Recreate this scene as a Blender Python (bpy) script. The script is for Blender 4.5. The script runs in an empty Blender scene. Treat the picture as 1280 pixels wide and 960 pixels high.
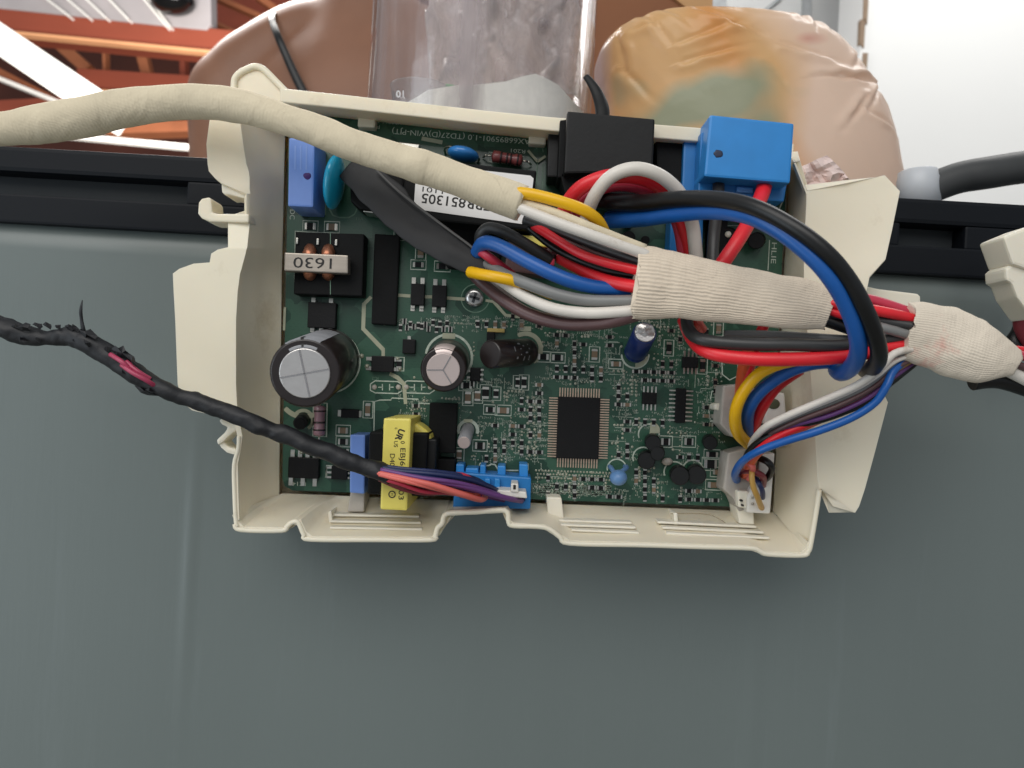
import bpy, bmesh, math, random
from mathutils import Vector, Matrix, noise

# ------------------------------------------------------------------ camera, world, light
SC = bpy.context.scene
PXM = 0.00025            # metres per photo pixel on the board's face
D = 0.242                # camera to board face
TH = math.radians(3.3)   # camera roll
CT, ST = math.cos(TH), math.sin(TH)
RIGHT = Vector((CT, 0, ST)); UP = Vector((-ST, 0, CT)); OUT = Vector((0, -1, 0))

cam_data = bpy.data.cameras.new('camera')
cam = bpy.data.objects.new('camera', cam_data)
SC.collection.objects.link(cam)
cam.matrix_world = Matrix(((CT, -ST, 0, 0), (0, 0, -1, -D), (ST, CT, 0, 0), (0, 0, 0, 1)))
cam_data.sensor_width = 36
cam_data.angle = 2 * math.atan(640 * PXM / D)
cam_data.clip_start = 0.01
cam_data.clip_end = 60
cam_data.dof.use_dof = True
cam_data.dof.focus_distance = D - 0.012
cam_data.dof.aperture_fstop = 24
SC.camera = cam

world = bpy.data.worlds.new('World'); SC.world = world; world.use_nodes = True
wbg = world.node_tree.nodes['Background']
wbg.inputs[0].default_value = (0.86, 0.93, 1.0, 1)
wbg.inputs[1].default_value = 0.34

def area(name, loc, target, size, energy, col=(1, 1, 1)):
    l = bpy.data.lights.new(name, 'AREA'); l.shape = 'RECTANGLE'
    l.size, l.size_y = size; l.energy = energy; l.color = col
    o = bpy.data.objects.new(name, l); SC.collection.objects.link(o)
    o.location = loc
    o.rotation_euler = (Vector(target) - Vector(loc)).to_track_quat('-Z', 'Y').to_euler()
    return o
area('key_light', (-0.45, -1.25, 1.0), (0.0, 0, -0.05), (1.7, 1.2), 18, (1.0, 0.97, 0.93))  # broad key lamp from the upper front left, source unseen
area('panel_fill', (-1.1, -0.65, -0.25), (-0.1, 0, -0.1), (0.5, 0.9), 3.4, (0.82, 0.92, 1.0))  # added low cool fill, lifts the panel and softens its shadow
area('wall_fill', (0.9, 0.75, 1.5), (0.75, 1.7, 0.2), (0.8, 0.6), 11.5, (1.0, 0.98, 0.95))  # added lamp that brightens the white wall and door
area('roof_fill', (-0.9, 1.5, 0.35), (-1.5, 3.3, 1.6), (1.2, 1.2), 75, (1.0, 0.95, 0.9))  # added lamp aimed up at the roof timbers to brighten them
area('back_light', (-0.5, 1.0, 0.9), (-0.05, 0.25, 0.15), (0.5, 0.4), 18, (1.0, 0.96, 0.92))

SC.view_settings.view_transform = 'Standard'
SC.view_settings.look = 'None'
SC.view_settings.exposure = 0.15
SC.view_settings.gamma = 1.0
SC.view_settings.use_curve_mapping = False
SC.cycles.max_bounces = 10
SC.cycles.transparent_max_bounces = 12
SC.cycles.caustics_refractive = False
SC.cycles.caustics_reflective = False
SC.cycles.sample_clamp_indirect = 6
SC.render.film_transparent = False

RND = random.Random(7)

# ------------------------------------------------------------------ helpers
def P(px, py, h=0.0):
    """pixel + height above the board's face -> world point"""
    k = (D - h) / D * PXM
    u, v = (px - 640) * k, (480 - py) * k
    return Vector((u * CT - v * ST, -h, u * ST + v * CT))
def S(h): return PXM * (D - h) / D

def lin(c):
    if isinstance(c, str):
        c = c.lstrip('#'); c = tuple(int(c[i:i + 2], 16) / 255 for i in (0, 2, 4))
    return tuple(x / 12.92 if x <= 0.04045 else ((x + 0.055) / 1.055) ** 2.4 for x in c) + (1,)

MATS = {}
def mat(name, col, rough=0.5, metal=0.0, var=0.15, vscale=60, bump=0.0, bscale=300, spec=0.5, sss=0.0, trans=0.0, coat=0.0, alpha=1.0, stretch=None, dirt=None):
    m = bpy.data.materials.new(name); m.use_nodes = True
    nt = m.node_tree; b = nt.nodes['Principled BSDF']
    c = lin(col)
    tc = nt.nodes.new('ShaderNodeTexCoord')
    mp = nt.nodes.new('ShaderNodeMapping'); nt.links.new(tc.outputs['Object'], mp.inputs[0])
    if stretch: mp.inputs['Scale'].default_value = stretch
    n = nt.nodes.new('ShaderNodeTexNoise'); n.inputs['Scale'].default_value = vscale; n.inputs['Detail'].default_value = 6
    nt.links.new(mp.outputs[0], n.inputs[0])
    r = nt.nodes.new('ShaderNodeValToRGB')
    r.color_ramp.elements[0].position = 0.3; r.color_ramp.elements[1].position = 0.7
    r.color_ramp.elements[0].color = tuple(x * (1 - var) for x in c[:3]) + (1,)
    r.color_ramp.elements[1].color = tuple(min(1, x * (1 + var * 0.6)) for x in c[:3]) + (1,)
    nt.links.new(n.outputs[0], r.inputs[0])
    out = r.outputs[0]
    if dirt:
        n2 = nt.nodes.new('ShaderNodeTexNoise'); n2.inputs['Scale'].default_value = dirt[1]; n2.inputs['Detail'].default_value = 8
        n2.inputs['Roughness'].default_value = 0.7
        nt.links.new(mp.outputs[0], n2.inputs[0])
        r2 = nt.nodes.new('ShaderNodeValToRGB'); r2.color_ramp.elements[0].position = dirt[2]; r2.color_ramp.elements[1].position = dirt[2] + 0.14
        nt.links.new(n2.outputs[0], r2.inputs[0])
        mx = nt.nodes.new('ShaderNodeMix'); mx.data_type = 'RGBA'
        nt.links.new(r2.outputs[0], mx.inputs[0])
        nt.links.new(out, mx.inputs[6]); mx.inputs[7].default_value = lin(dirt[0])
        out = mx.outputs[2]
    nt.links.new(out, b.inputs['Base Color'])
    b.inputs['Roughness'].default_value = rough
    b.inputs['Metallic'].default_value = metal
    b.inputs['Specular IOR Level'].default_value = spec
    if sss: b.inputs['Subsurface Weight'].default_value = sss; b.inputs['Subsurface Radius'].default_value = (0.004, 0.003, 0.002); b.inputs['Subsurface Scale'].default_value = 1.0
    if trans: b.inputs['Transmission Weight'].default_value = trans
    if coat: b.inputs['Coat Weight'].default_value = coat
    if alpha < 1: b.inputs['Alpha'].default_value = alpha
    if bump:
        nb = nt.nodes.new('ShaderNodeTexNoise'); nb.inputs['Scale'].default_value = bscale; nb.inputs['Detail'].default_value = 4
        nt.links.new(mp.outputs[0], nb.inputs[0])
        bp = nt.nodes.new('ShaderNodeBump'); bp.inputs['Strength'].default_value = bump; bp.inputs['Distance'].default_value = 0.0006
        nt.links.new(nb.outputs[0], bp.inputs['Height']); nt.links.new(bp.outputs[0], b.inputs['Normal'])
    MATS[name] = m
    return m

def obj(name, me, m=None, parent=None, smooth=False):
    o = bpy.data.objects.new(name, me); SC.collection.objects.link(o)
    if m is not None and not me.materials: me.materials.append(m)
    if parent is not None: o.parent = parent
    if smooth:
        me.polygons.foreach_set('use_smooth', [True] * len(me.polygons))
    return o

def from_bm(name, bm, m, parent=None, smooth=False):
    me = bpy.data.meshes.new(name); bm.to_mesh(me); bm.free()
    return obj(name, me, m, parent, smooth)

def thing(name, label, cat, group=None, loc=(0, 0, 0)):
    o = bpy.data.objects.new(name, None); SC.collection.objects.link(o)
    o.empty_display_size = 0.01
    o['label'] = label; o['category'] = cat
    if group: o['group'] = group
    return o
def tag(o, label, cat, group=None):
    o['label'] = label; o['category'] = cat
    if group: o['group'] = group
    return o

def loft(name, polyA, polyB, m, parent=None, bevel=0.0, smooth=False, segs=2):
    """closed solid between two lists of world points of the same length"""
    bm = bmesh.new()
    a = [bm.verts.new(p) for p in polyA]; b = [bm.verts.new(p) for p in polyB]
    n = len(a)
    bm.faces.new(a); bm.faces.new(list(reversed(b)))
    for i in range(n):
        bm.faces.new((a[(i + 1) % n], a[i], b[i], b[(i + 1) % n]))
    bmesh.ops.recalc_face_normals(bm, faces=bm.faces)
    if bevel:
        bmesh.ops.bevel(bm, geom=list(bm.edges), offset=bevel, segments=segs, affect='EDGES', profile=0.6, clamp_overlap=True)
    return from_bm(name, bm, m, parent, smooth)

def prism(name, poly, h0, h1, m, parent=None, bevel=0.0003, segs=2):
    """front face traced in pixels at height h1, extruded straight back to h0"""
    A = [P(x, y, h1) for x, y in poly]
    B = [p + Vector((0, h1 - h0, 0)) for p in A]
    return loft(name, A, B, m, parent, bevel, segs=segs)

def rect(cx, cy, w, h, rot=2.3):
    a = math.radians(rot); c, s = math.cos(a), math.sin(a)
    return [(cx + x * c - y * s, cy + x * s + y * c) for x, y in ((-w / 2, -h / 2), (w / 2, -h / 2), (w / 2, h / 2), (-w / 2, h / 2))]

def box(name, cx, cy, w, h, h0, h1, m, parent=None, rot=2.3, bevel=0.0002):
    return prism(name, rect(cx, cy, w, h, rot), h0, h1, m, parent, bevel)

def catmull(pts, n):
    out = []
    q = [pts[0]] + list(pts) + [pts[-1]]
    for i in range(1, len(q) - 2):
        p0, p1, p2, p3 = q[i - 1], q[i], q[i + 1], q[i + 2]
        for k in range(n):
            t = k / n
            out.append(tuple(0.5 * (2 * b + (c - a) * t + (2 * a - 5 * b + 4 * c - d) * t * t + (3 * b - a - 3 * c + d) * t ** 3) for a, b, c, d in zip(p0, p1, p2, p3)))
    out.append(tuple(pts[-1]))
    return out

def tube(name, pts, m, parent=None, r=None, seg=14, n=7, flat=1.0, wob=0.0, wscale=120, rag=0.0, seed=0.0, spin=0.0):
    """pts: (px, py, h[, radius px]); sweeps a round (or flattened) section along a spline"""
    q = []
    for p in pts:
        rp = p[3] if len(p) > 3 else r
        w = P(p[0], p[1], p[2]); q.append((w.x, w.y, w.z, rp * S(p[2])))
    q = catmull(q, n)
    C = [Vector(p[:3]) for p in q]; R = [p[3] for p in q]
    bm = bmesh.new(); uvl = bm.loops.layers.uv.new('UVMap')
    rings = []; prev = None; L = 0.0; Ls = []
    for i, c in enumerate(C):
        T = (C[min(i + 1, len(C) - 1)] - C[max(i - 1, 0)]).normalized()
        if i: L += (c - C[i - 1]).length
        Ls.append(L)
        if prev is None or flat != 1.0:
            s = T.cross(Vector((0, 1, 0)))
            if s.length < 0.05: s = prev if prev is not None else T.cross(Vector((0, 0, 1)))
            s.normalize()
            if prev is not None and s.dot(prev) < 0: s = -s
        else:
            s = prev - T * prev.dot(T); s.normalize()
        prev = s
        d = s.cross(T).normalized()
        ring = []
        for k in range(seg):
            a = 2 * math.pi * k / seg + spin
            v = s * math.cos(a) + d * math.sin(a) * flat
            p = c + v * R[i]
            if wob:
                p += v.normalized() * R[i] * wob * noise.fractal(p * wscale + Vector((seed, 0, 0)), 1.0, 2.0, 3)
            if rag and i in (0, len(C) - 1):
                p += T * R[i] * rag * noise.noise(p * 400 + Vector((seed, 0, 0)))
            ring.append(bm.verts.new(p))
        rings.append(ring)
    for i in range(len(rings) - 1):
        for k in range(seg):
            f = bm.faces.new((rings[i][k], rings[i][(k + 1) % seg], rings[i + 1][(k + 1) % seg], rings[i + 1][k]))
            f.smooth = True
            uv = ((Ls[i], k / seg), (Ls[i], (k + 1) / seg), (Ls[i + 1], (k + 1) / seg), (Ls[i + 1], k / seg))
            for lp, t in zip(f.loops, uv): lp[uvl].uv = t
    bm.faces.new(list(reversed(rings[0]))); bm.faces.new(rings[-1])
    bmesh.ops.recalc_face_normals(bm, faces=bm.faces)
    return from_bm(name, bm, m, parent)

def cyl(name, A, B, prof, m, parent=None, seg=28, smooth=True):
    """solid of revolution from A to B; prof = [(t, radius)]"""
    ax = (B - A); L = ax.length; T = ax.normalized()
    s = T.orthogonal().normalized(); d = T.cross(s)
    bm = bmesh.new(); rings = []
    for t, r in prof:
        c = A + ax * t
        rings.append([bm.verts.new(c + (s * math.cos(2 * math.pi * k / seg) + d * math.sin(2 * math.pi * k / seg)) * r) for k in range(seg)])
    for i in range(len(rings) - 1):
        for k in range(seg):
            f = bm.faces.new((rings[i][k], rings[i][(k + 1) % seg], rings[i + 1][(k + 1) % seg], rings[i + 1][k])); f.smooth = smooth
    bm.faces.new(rings[0]); bm.faces.new(rings[-1])
    bmesh.ops.recalc_face_normals(bm, faces=bm.faces)
    return from_bm(name, bm, m, parent)

def ellipsoid(name, c, axes, m, parent=None, u=20, v=12, lump=0.0, ls=300):
    """axes: three world vectors (half extents)"""
    bm = bmesh.new()
    bmesh.ops.create_uvsphere(bm, u_segments=u, v_segments=v, radius=1)
    for w in bm.verts:
        q = Vector(w.co)
        p = c + axes[0] * q.x + axes[1] * q.y + axes[2] * q.z
        if lump: p += (p - c).normalized() * lump * noise.fractal(p * ls, 1.0, 2.0, 3)
        w.co = p
    bmesh.ops.recalc_face_normals(bm, faces=bm.faces)
    return from_bm(name, bm, m, parent, True)

def patch(name, rows, m, parent=None, thick=0.0022, sub=2, bevel=0.0005, offset=-1.0, smooth=True):
    """grid of (px, py, h) control points -> thick sheet"""
    bm = bmesh.new()
    g = [[bm.verts.new(P(*p)) for p in row] for row in rows]
    for i in range(len(g) - 1):
        for j in range(len(g[0]) - 1):
            try: bm.faces.new((g[i][j], g[i][j + 1], g[i + 1][j + 1], g[i + 1][j]))
            except ValueError: pass
    bm.normal_update()
    # make the sheet's normals look towards the camera
    tot = sum(f.normal.y * f.calc_area() for f in bm.faces)
    if tot > 0: bmesh.ops.reverse_faces(bm, faces=bm.faces)
    o = from_bm(name, bm, m, parent)
    s = o.modifiers.new('solid', 'SOLIDIFY'); s.thickness = thick; s.offset = offset; s.use_even_offset = False
    if bevel:
        b = o.modifiers.new('bevel', 'BEVEL'); b.width = bevel; b.segments = 3; b.limit_method = 'ANGLE'; b.angle_limit = math.radians(32)
        b.harden_normals = False
    if smooth:
        o.data.polygons.foreach_set('use_smooth', [True] * len(o.data.polygons))
        w = o.modifiers.new('wn', 'WEIGHTED_NORMAL'); w.keep_sharp = False
    return o

TXT = {}
def text(name, body, px, py, h, size, rot, m, parent, width=None, bold=0.0):
    """flat printed lettering centred on a pixel; rot = clockwise degrees in the picture"""
    cu = bpy.data.curves.new('t', 'FONT'); cu.body = body; cu.size = 1.0
    cu.align_x = 'CENTER'; cu.align_y = 'CENTER'; cu.resolution_u = 3; cu.offset = bold
    t = bpy.data.objects.new('t', cu); SC.collection.objects.link(t)
    dg = bpy.context.evaluated_depsgraph_get()
    me = bpy.data.meshes.new_from_object(t.evaluated_get(dg)); bpy.data.objects.remove(t); bpy.data.curves.remove(cu)
    a = math.radians(rot); k = size * S(h)
    X = RIGHT * math.cos(a) - UP * math.sin(a); Y = RIGHT * math.sin(a) + UP * math.cos(a)
    xs = [v.co.x for v in me.vertices] or [0, 1]
    kx = k if width is None else width * S(h) / max(1e-6, max(xs) - min(xs))
    c = P(px, py, h)
    for v in me.vertices: v.co = c + X * (v.co.x * kx) + Y * (v.co.y * k)
    me.name = name; me.materials.clear()
    return obj(name, me, m, parent)

def strip(name, pts, wpx, h, m, parent, closed=False, t=0.00006):
    """thin printed line along pixel points (flat ribbon)"""
    bm = bmesh.new(); n = len(pts)
    loop = pts + [pts[0]] if closed else pts
    L, R = [], []
    for i, (x, y) in enumerate(loop):
        if closed:
            a = loop[(i - 1) % n]; b = loop[(i + 1) % n]
        else:
            a = loop[max(i - 1, 0)]; b = loop[min(i + 1, len(loop) - 1)]
        dx, dy = b[0] - a[0], b[1] - a[1]; l = math.hypot(dx, dy) or 1
        nx, ny = -dy / l * wpx / 2, dx / l * wpx / 2
        if closed or 0 < i < len(loop) - 1: nx *= 1.25; ny *= 1.25
        L.append(bm.verts.new(P(x + nx, y + ny, h))); R.append(bm.verts.new(P(x - nx, y - ny, h)))
    for i in range(len(loop) - 1):
        bm.faces.new((L[i], R[i], R[i + 1], L[i + 1]))
    bmesh.ops.recalc_face_normals(bm, faces=bm.faces)
    return from_bm(name, bm, m, parent)

# ------------------------------------------------------------------ materials
cream = mat('cream_plastic', '#eae0c9', 0.4, var=0.05, vscale=25, bump=0.06, bscale=500, sss=0.2, dirt=('#d3c7ac', 34, 0.58))
creamw = mat('cream_plastic_pale', '#ebe4d2', 0.45, var=0.05, sss=0.15)
whitep = mat('white_plastic', '#dfdbd2', 0.4, var=0.06, vscale=200, sss=0.1)
greyp = mat('translucent_grey_plastic', '#b3aca2', 0.45, var=0.18, vscale=160)
blackp = mat('black_plastic', '#101112', 0.5, var=0.25, vscale=140, bump=0.08, bscale=900, spec=0.3)
blackm = mat('matte_black', '#08090a', 0.62, var=0.3, vscale=200, bump=0.12, bscale=700, spec=0.2)
chipm = mat('chip_epoxy', '#0d0d0f', 0.55, var=0.2, vscale=300, bump=0.1, bscale=2500, spec=0.25)
bluep = mat('blue_plastic', '#2a85cc', 0.4, var=0.08, vscale=120)
bluepd = mat('blue_socket_plastic', '#1a74b8', 0.4, var=0.12, vscale=120)
bluebox = mat('periwinkle_plastic', '#7093da', 0.4, var=0.07, vscale=100)
teal = mat('teal_enamel', '#22a6cc', 0.22, var=0.12, vscale=120, coat=0.4)
bluecer = mat('blue_ceramic', '#2c78bd', 0.3, var=0.15, vscale=160, coat=0.3)
palebl = mat('pale_blue_ceramic', '#5f86b4', 0.4, var=0.12, vscale=160)
brownres = mat('resistor_brown', '#7d3d3d', 0.4, var=0.15, vscale=300, coat=0.3)
pinkres = mat('resistor_pink', '#93707a', 0.35, var=0.12, vscale=300, coat=0.3)
darkband = mat('dark_band', '#2c1d20', 0.4)
silver = mat('solder_silver', '#c9c6bd', 0.28, metal=1.0, var=0.2, vscale=500)
alum = mat('aluminium_can', '#d9d5d2', 0.33, metal=0.85, var=0.06, vscale=150, bump=0.1, bscale=700)
pinkal = mat('pinkish_can_top', '#d5c5c0', 0.4, metal=0.5, var=0.05)
steelb = mat('steel_band', '#a89f94', 0.38, metal=0.7, var=0.15, vscale=120, stretch=(1, 1, 6))
copper = mat('copper_wire', '#b87a5e', 0.35, metal=0.7, var=0.25, vscale=400)
gold = mat('gold_contact', '#c0a868', 0.35, metal=0.7, var=0.2)
sleevecap = mat('capacitor_sleeve', '#241c1b', 0.35, var=0.2, vscale=200, coat=0.2)
sleevegrey = mat('sleeve_stripe_grey', '#8f9094', 0.4, var=0.15, vscale=200)
bluesleeve = mat('capacitor_blue_sleeve', '#122a66', 0.35, var=0.2, vscale=200)
yellowtape = mat('yellow_tape', '#e3d365', 0.4, var=0.08, vscale=160, sss=0.05)
silk = mat('silkscreen_white', '#bcc7b8', 0.6, var=0.2, vscale=700)
silkdim = mat('silkscreen_dim', '#6f8d78', 0.6, var=0.3, vscale=500)
silkc = mat('silkscreen_cream', '#a9ab93', 0.6, var=0.12, vscale=300)
ink = mat('black_ink', '#141312', 0.6)
purpleink = mat('purple_ink', '#3a1767', 0.4)
sticker = mat('white_sticker', '#e9e7e4', 0.5, var=0.04)
w_white = mat('wire_white', '#ded7cd', 0.42, var=0.08, vscale=90, dirt=('#bdb0a0', 90, 0.6))
w_yel = mat('wire_yellow', '#f0b808', 0.36, var=0.07, vscale=90)
w_red = mat('wire_red', '#e0252f', 0.36, var=0.1, vscale=90)
w_pink = mat('wire_pink_red', '#c0344c', 0.4, var=0.1, vscale=90)
w_blk = mat('wire_black', '#0a0a0b', 0.4, var=0.3, vscale=90)
w_gry = mat('wire_grey', '#7d7d7b', 0.42, var=0.12, vscale=90)
w_dgry = mat('wire_dark_grey', '#343434', 0.42, var=0.15, vscale=90)
w_blue = mat('wire_blue', '#1659a6', 0.36, var=0.1, vscale=90)
w_navy = mat('wire_navy', '#1d2a55', 0.4, var=0.1, vscale=90)
w_brn = mat('wire_brown', '#5a4040', 0.4, var=0.12, vscale=90)
w_org = mat('wire_orange', '#dd5a2e', 0.38, var=0.1, vscale=90)
w_sal = mat('wire_salmon', '#d8695f', 0.4, var=0.1, vscale=90)
w_pur = mat('wire_purple', '#6a3f7a', 0.4, var=0.1, vscale=90)
w_tan = mat('wire_tan', '#b98f45', 0.4, var=0.12, vscale=90)
w_mar = mat('wire_maroon', '#77262f', 0.4, var=0.12, vscale=90)

def tape_mat(name, col, ribs=0.0, ribcount=60, stain=None, wrap=0.0, pitch=0.02, slant=0.0):
    m = mat(name, col, 0.85, var=0.1, vscale=70, spec=0.15, dirt=stain)
    nt = m.node_tree; b = nt.nodes['Principled BSDF']
    uv = nt.nodes.new('ShaderNodeUVMap'); uv.uv_map = 'UVMap'
    sx = nt.nodes.new('ShaderNodeSeparateXYZ'); nt.links.new(uv.outputs[0], sx.inputs[0])
    def sine(src, k):
        a = nt.nodes.new('ShaderNodeMath'); a.operation = 'MULTIPLY'; a.inputs[1].default_value = k; nt.links.new(src, a.inputs[0])
        s = nt.nodes.new('ShaderNodeMath'); s.operation = 'SINE'; nt.links.new(a.outputs[0], s.inputs[0])
        return s.outputs[0]
    nz = nt.nodes.new('ShaderNodeTexNoise'); nz.inputs['Scale'].default_value = 350
    tc = nt.nodes.new('ShaderNodeTexCoord'); nt.links.new(tc.outputs['Object'], nz.inputs[0])
    wob = nt.nodes.new('ShaderNodeMath'); wob.operation = 'MULTIPLY_ADD'; wob.inputs[1].default_value = 0.012
    nt.links.new(nz.outputs[0], wob.inputs[0]); nt.links.new(sx.outputs[1], wob.inputs[2])
    r1 = sine(wob.outputs[0], 2 * math.pi * ribcount)
    r2 = sine(sx.outputs[0], 2 * math.pi / 0.0009)
    ad = nt.nodes.new('ShaderNodeMath'); ad.operation = 'MULTIPLY_ADD'; ad.inputs[1].default_value = wrap
    nt.links.new(r2, ad.inputs[0]); nt.links.new(r1, ad.inputs[2])
    ad2 = nt.nodes.new('ShaderNodeMath'); ad2.operation = 'MULTIPLY_ADD'; ad2.inputs[1].default_value = 1.6
    nt.links.new(nz.outputs[0], ad2.inputs[0]); nt.links.new(ad.outputs[0], ad2.inputs[2])
    # overlapping turns of the tape: a step in height at every turn
    dv = nt.nodes.new('ShaderNodeMath'); dv.operation = 'DIVIDE'; dv.inputs[1].default_value = pitch; nt.links.new(sx.outputs[0], dv.inputs[0])
    sl = nt.nodes.new('ShaderNodeMath'); sl.operation = 'MULTIPLY_ADD'; sl.inputs[1].default_value = slant; nt.links.new(sx.outputs[1], sl.inputs[0]); nt.links.new(dv.outputs[0], sl.inputs[2])
    n3 = nt.nodes.new('ShaderNodeTexNoise'); n3.inputs['Scale'].default_value = 60; nt.links.new(tc.outputs['Object'], n3.inputs[0])
    sn = nt.nodes.new('ShaderNodeMath'); sn.operation = 'MULTIPLY_ADD'; sn.inputs[1].default_value = 0.35; nt.links.new(n3.outputs[0], sn.inputs[0]); nt.links.new(sl.outputs[0], sn.inputs[2])
    fr_ = nt.nodes.new('ShaderNodeMath'); fr_.operation = 'FRACT'; nt.links.new(sn.outputs[0], fr_.inputs[0])
    b0 = nt.nodes.new('ShaderNodeBump'); b0.inputs['Strength'].default_value = 0.7; b0.inputs['Distance'].default_value = 0.0009; nt.links.new(fr_.outputs[0], b0.inputs['Height'])
    n4 = nt.nodes.new('ShaderNodeTexNoise'); n4.inputs['Scale'].default_value = 110; n4.inputs['Detail'].default_value = 3; n4.inputs['Distortion'].default_value = 0.8; nt.links.new(tc.outputs['Object'], n4.inputs[0])
    b1_ = nt.nodes.new('ShaderNodeBump'); b1_.inputs['Strength'].default_value = 0.6; b1_.inputs['Distance'].default_value = 0.0016; nt.links.new(n4.outputs[0], b1_.inputs['Height']); nt.links.new(b0.outputs[0], b1_.inputs['Normal'])
    bp = nt.nodes.new('ShaderNodeBump'); bp.inputs['Strength'].default_value = ribs; bp.inputs['Distance'].default_value = 0.0003
    nt.links.new(b1_.outputs[0], bp.inputs['Normal'])
    nt.links.new(ad2.outputs[0], bp.inputs['Height']); nt.links.new(bp.outputs[0], b.inputs['Normal'])
    # thread gaps a little darker
    src = b.inputs['Base Color'].links[0].from_socket
    mx = nt.nodes.new('ShaderNodeMix'); mx.data_type = 'RGBA'; mx.blend_type = 'MULTIPLY'
    mr = nt.nodes.new('ShaderNodeMapRange'); mr.inputs[1].default_value = -0.2; mr.inputs[2].default_value = -1.0; mr.inputs[3].default_value = 0; mr.inputs[4].default_value = 0.4 * ribs
    nt.links.new(r1, mr.inputs[0]); nt.links.new(mr.outputs[0], mx.inputs[0]); nt.links.new(src, mx.inputs[6]); mx.inputs[7].default_value = lin('#9a8470')
    nt.links.new(mx.outputs[2], b.inputs['Base Color'])
    return m
cloth1 = tape_mat('cloth_tape_cream', '#ddd0b5', 0.22, 90, ('#bcab90', 50, 0.6), 0.5, 0.030, 1.0)
cloth2 = tape_mat('cloth_tape_ribbed', '#e4d4bf', 0.38, 56, ('#d3b6a4', 40, 0.6), 0.1, 0.016, 0.12)
cloth3 = tape_mat('cloth_tape_stained', '#e4d8c6', 0.28, 72, ('#d9a294', 55, 0.57), 0.25, 0.02, 0.4)
blktape = mat('black_cloth_tape', '#17181c', 0.55, var=0.4, vscale=120, bump=0.6, bscale=230)
blksleeve = mat('black_sleeve', '#1c1b1c', 0.6, var=0.3, vscale=60, bump=0.15, bscale=120)

def pcb_mat():
    m = mat('green_solder_mask', '#0c3a29', 0.33, var=0.25, vscale=35, coat=0.15)
    nt = m.node_tree; b = nt.nodes['Principled BSDF']
    tc = nt.nodes.new('ShaderNodeTexCoord')
    br = nt.nodes.new('ShaderNodeTexVoronoi'); br.distance = 'MANHATTAN'; br.feature = 'F1'; br.inputs['Scale'].default_value = 160
    mp = nt.nodes.new('ShaderNodeMapping'); mp.inputs['Rotation'].default_value = (math.radians(90), 0, 0)
    nt.links.new(tc.outputs['Object'], mp.inputs[0]); nt.links.new(mp.outputs[0], br.inputs[0])
    bk = nt.nodes.new('ShaderNodeTexBrick'); bk.inputs['Scale'].default_value = 260; bk.inputs['Mortar Size'].default_value = 0.12
    bk.inputs['Color1'].default_value = (0.35, 0.35, 0.35, 1); bk.inputs['Color2'].default_value = (0.7, 0.7, 0.7, 1); bk.inputs['Mortar'].default_value = (1, 1, 1, 1)
    nt.links.new(mp.outputs[0], bk.inputs[0])
    src = b.inputs['Base Color'].links[0].from_socket
    mx = nt.nodes.new('ShaderNodeMix'); mx.data_type = 'RGBA'; mx.blend_type = 'MULTIPLY'
    nt.links.new(br.outputs['Color'], mx.inputs[6]); nt.links.new(bk.outputs[0], mx.inputs[7]); mx.inputs[0].default_value = 1.0
    bw = nt.nodes.new('ShaderNodeRGBToBW'); nt.links.new(mx.outputs[2], bw.inputs[0])
    mr = nt.nodes.new('ShaderNodeMapRange'); mr.inputs[1].default_value = 0.15; mr.inputs[2].default_value = 0.5; mr.inputs[3].default_value = 0.0; mr.inputs[4].default_value = 0.55
    nt.links.new(bw.outputs[0], mr.inputs[0])
    m2 = nt.nodes.new('ShaderNodeMix'); m2.data_type = 'RGBA'
    nt.links.new(mr.outputs[0], m2.inputs[0]); nt.links.new(src, m2.inputs[6]); m2.inputs[7].default_value = lin('#3c6650')
    nt.links.new(m2.outputs[2], b.inputs['Base Color'])
    return m
pcb = pcb_mat()

#MACHINE
#HOUSING
#BOARD
#HARNESS
#BACKGROUND

def wbox(name, x0, x1, y0, y1, z0, z1, m, parent=None, bevel=0.0008):
    A = [Vector((x0, y0, z0)), Vector((x1, y0, z0)), Vector((x1, y0, z1)), Vector((x0, y0, z1))]
    B = [Vector((p.x, y1, p.z)) for p in A]
    return loft(name, A, B, m, parent, bevel)

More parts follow.
